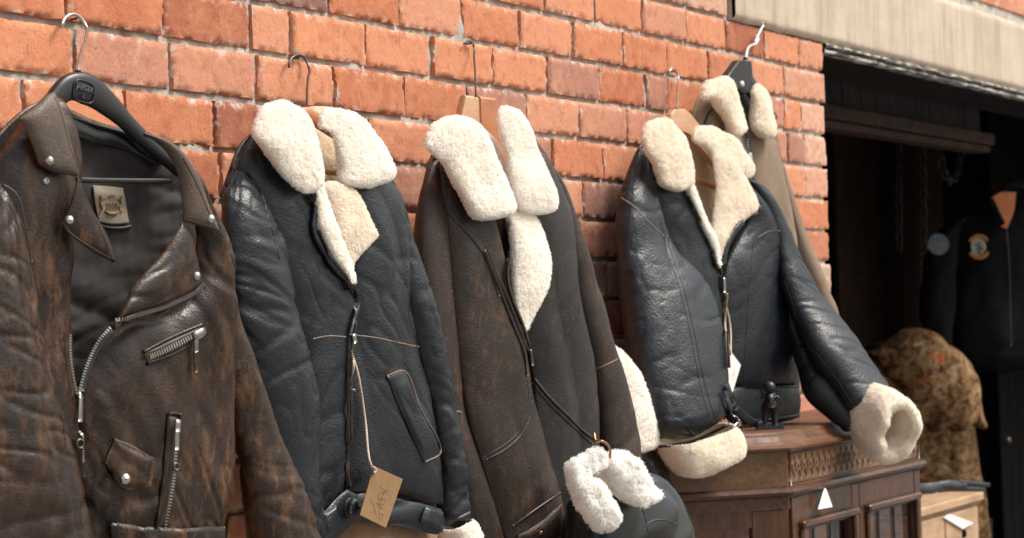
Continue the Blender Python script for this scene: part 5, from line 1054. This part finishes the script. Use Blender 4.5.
def tan5():
    pl = Plane(745, 70, -.075, 6)
    h = thing('coat_hanger', pl.pt(745, 62, .03), 'black plastic hanger with white hook holding the tan suede jacket', 'hanger', GH); gh = Garment(h, pl)
    gh.board('neck', [(740, 60), (752, 61), (753, 72), (750, 92), (744, 95), (727, 79), (731, 72)], .06, .022, M['black_plastic'], bev=.003)
    gh.tube('arms', [((702, 104), (706, 110)), ((726, 76), (734, 90)), ((745, 70), (744, 92)), ((754, 80), (750, 98)), ((778, 118), (772, 126))], M['black_plastic'], .045, .5, n=20, m=40, capB=True)
    MB().tube([pl.pt(745, 62, .05), pl.pt(745.5, 58, .05)], [.006, .005], 10).build('collar_sleeve', M['black_plastic'], h); MB().add(*dome(pl.pt(742, 84, .061), pl.n, .007)).build('white_mark', M['white_plastic'], h)
    wire(h, pl, [(746, 58), (747, 52), (750, 46), (757, 42), (759, 37), (755, 35)], .0028, M['white_plastic'], w=.05); wire(h, pl, [(755, 42), (763, 26), (766, 22), (762, 23)], .0024, M['white_plastic'], name='hook', w=.02); wall_nail(at(764, 24, -.012))
    r = thing('suede_jacket', pl.pt(760, 340, 0), 'tan suede jacket with fleece collar, half hidden behind the navy flying jacket', 'jacket', GJ); g = Garment(r, pl); L = M['suede_tan']; T = M['trim_brown']
    g.patch('back_panel', [(690, 128), (702, 92), (745, 85), (772, 120), (784, 170)], [(784, 170), (800, 240), (830, 345)], [(720, 345), (830, 345)], [(690, 128), (700, 230), (720, 345)], L, w=.006, spec=SOFT)
    g.patch('lining', [(712, 84), (735, 80), (755, 82), (768, 92)], [(768, 92), (762, 130), (755, 200)], [(744, 200), (755, 200)], [(712, 84), (730, 130), (744, 200)], M['lining_cloth'], w=.02, nu=30, nv=40)
    g.tube('sleeve', [((762, 140), (776, 140)), ((772, 165), (784, 165)), ((780, 200), (797, 205)), ((790, 240), (811, 243)), ((800, 280), (826, 285)), ((814, 315), (838, 312)), ((826, 340), (843, 330))], L, .04, .7, spec=[(.006, 9, 4, 85, 'n'), (.004, 16, 6, 25, 'n')], capB=True)
    g.patch('front_panel', [(746, 130), (760, 128), (776, 142)], [(776, 142), (784, 190), (796, 240), (806, 300)], [(752, 310), (806, 300)], [(746, 130), (750, 200), (752, 310)], L, w=.05, bulge=.02, spec=[(.006, 11, 2, 92, 'n'), (.003, 20, 6, 70, 'n')])
    g.patch('front_panel', [(694, 126), (704, 98), (726, 118), (746, 134)], [(746, 134), (750, 200), (752, 310)], [(715, 310), (752, 310)], [(694, 126), (704, 220), (715, 310)], L, w=.05, bulge=.02, spec=[(.006, 11, 2, 92, 'n'), (.003, 20, 6, 70, 'n')])
    g.seam('shoulder_trim', [(704, 126), (708, 114), (716, 104)], M['trim_black'], .004, .002); g.seam('side_seam', [(776, 142), (783, 165), (790, 200), (800, 240)], T, .0016)
    z = g.strip('zip', [(747, 140), (749, 160), (751, 185), (752, 215)], .014, T, .003, .003); g.teeth('zip_teeth', [(747, 140), (749, 160), (751, 185), (752, 215)], M['zip_metal'], .007, .005, .007, parent=z); g.strip('zip_slider', [(749, 152), (751, 166)], .012, M['steel'], .010, .004, parent=z)
    g.tube('collar', [((752, 92), (757, 82)), ((754, 105), (767, 95)), ((752, 118), (773, 114)), ((752, 128), (774, 132)), ((762, 138), (772, 139))], M['fleece_cream'], .085, .32, fleece=.004, ntuft=5000, capB=True, n=48, m=60)
    g.tube('collar', [((701, 97), (707, 80)), ((712, 98), (724, 78)), ((718, 108), (734, 90)), ((726, 122), (742, 112)), ((732, 136), (747, 132))], M['fleece_cream'], .095, .34, fleece=.004, ntuft=6000, capB=True, n=48, m=60)
tan5()

# ------------------------------------------------------------------ the small things between the jackets
def bits():
    pl = Plane(635, 400, -.14, 20); r = thing('fleece_garment', pl.pt(638, 454, 0), 'cream fleece garment edge hanging between the brown jacket and the navy flying jacket', 'garment'); g = Garment(r, pl)
    g.tube('panel', [((596, 340), (612, 345)), ((600, 358), (626, 356)), ((604, 384), (642, 382)), ((612, 415), (652, 412)), ((622, 438), (658, 434)), ((628, 455), (657, 450))], M['fleece_white'], .06, .35, fleece=.0022, ntuft=5000, capA=True, capB=True, n=56, m=80)
    g.seam('hem_stitch', [(640, 442), (650, 440), (657, 437)], M['fleece_lining'], .0025, .0)
    g.tube('lower_sleeve', [((628, 448), (656, 446)), ((636, 470), (668, 460)), ((642, 500), (678, 490)), ((646, 530), (684, 520))], M['leather_black'], .03, .5, spec=SF, capB=True, n=40, m=50)
    pl = Plane(612, 480, -.33, 20); r = thing('leather_jacket', pl.pt(620, 538, 0), 'shiny black leather jacket with shaggy pure white fleece collar, low down at the bottom edge', 'jacket', GJ); g = Garment(r, pl); L = M['leather_black']
    g.tube('body', [((586, 476), (622, 464)), ((572, 492), (655, 472)), ((564, 504), (672, 486)), ((562, 520), (684, 506)), ((560, 545), (692, 535)), ((558, 580), (696, 570)), ((556, 640), (700, 630)), ((560, 690), (696, 690))], L, .01, .55, spec=[(.008, 7, 3, 70, 'n'), (.010, 7, 2.5, 112, 'v'), (.006, 12, 5, 60, 'c'), (.003, 22, 9, 20, 'n')], n=110, m=120, capB=True)
    g.seam('shoulder_seam', [(644, 530), (650, 522), (664, 520), (676, 524)], M['trim_black'], .0025); g.seam('front_seam', [(640, 500), (646, 520), (650, 545)], M['trim_black'], .0025); g.seam('front_seam', [(570, 510), (580, 516), (588, 530)], M['trim_black'], .0025)
    g.tube('collar_roll', [((598, 476), (606, 470)), ((601, 486), (613, 484)), ((604, 492), (610, 494))], M['fleece_white'], .10, .8, fleece=.003, ntuft=2000, capB=True, n=32, m=30)
    g.tube('collar', [((606, 462), (612, 452)), ((608, 468), (628, 460)), ((616, 482), (642, 476)), ((622, 496), (656, 488)), ((632, 508), (664, 497))], M['fleece_pure'], .13, .55, fleece=.009, ntuft=9000, capB=True, n=56, m=70, tl=.014)
    g.tube('collar', [((606, 464), (600, 450)), ((592, 470), (588, 452)), ((587, 482), (571, 464)), ((597, 484), (572, 480)), ((606, 496), (581, 498)), ((614, 512), (589, 516)), ((616, 522), (600, 532))], M['fleece_pure'], .14, .5, fleece=.009, ntuft=11000, capB=True, n=60, m=90, tl=.014)
    q = thing('hanger_ring', pl.pt(604, 442, .14), 'thin copper hook ring above the shaggy white collar', 'hook')
    P = cr(np.array([pl.pt(*a, w_) for a, w_ in (((594, 433), .13), ((596, 441), .14), ((601, 441), .15), ((607, 444), .15), ((610, 450), .145), ((610, 458), .14))]), 40); MB().tube(P, .0024, 8).build('wire', M['copper'], q)
    b = thing('wooden_stand', pl.pt(630, 560, -.1)*np.array([1, 1, 0]), 'low wooden stand under the black jacket with the shaggy collar', 'stand'); c = pl.pt(628, 560, -.06)
    MB().box((c[0]-.16, c[1]-.02, .9), (c[0]+.16, c[1]+.03, .94), .005).build('rail', M['cabinet_wood'], b, smooth=False)
    for s in (-1, 1): MB().box((c[0]+s*.13-.018, c[1]-.015, 0), (c[0]+s*.13+.018, c[1]+.022, .8985), .004).build('leg', M['cabinet_wood_upright'], b, smooth=False)
bits()
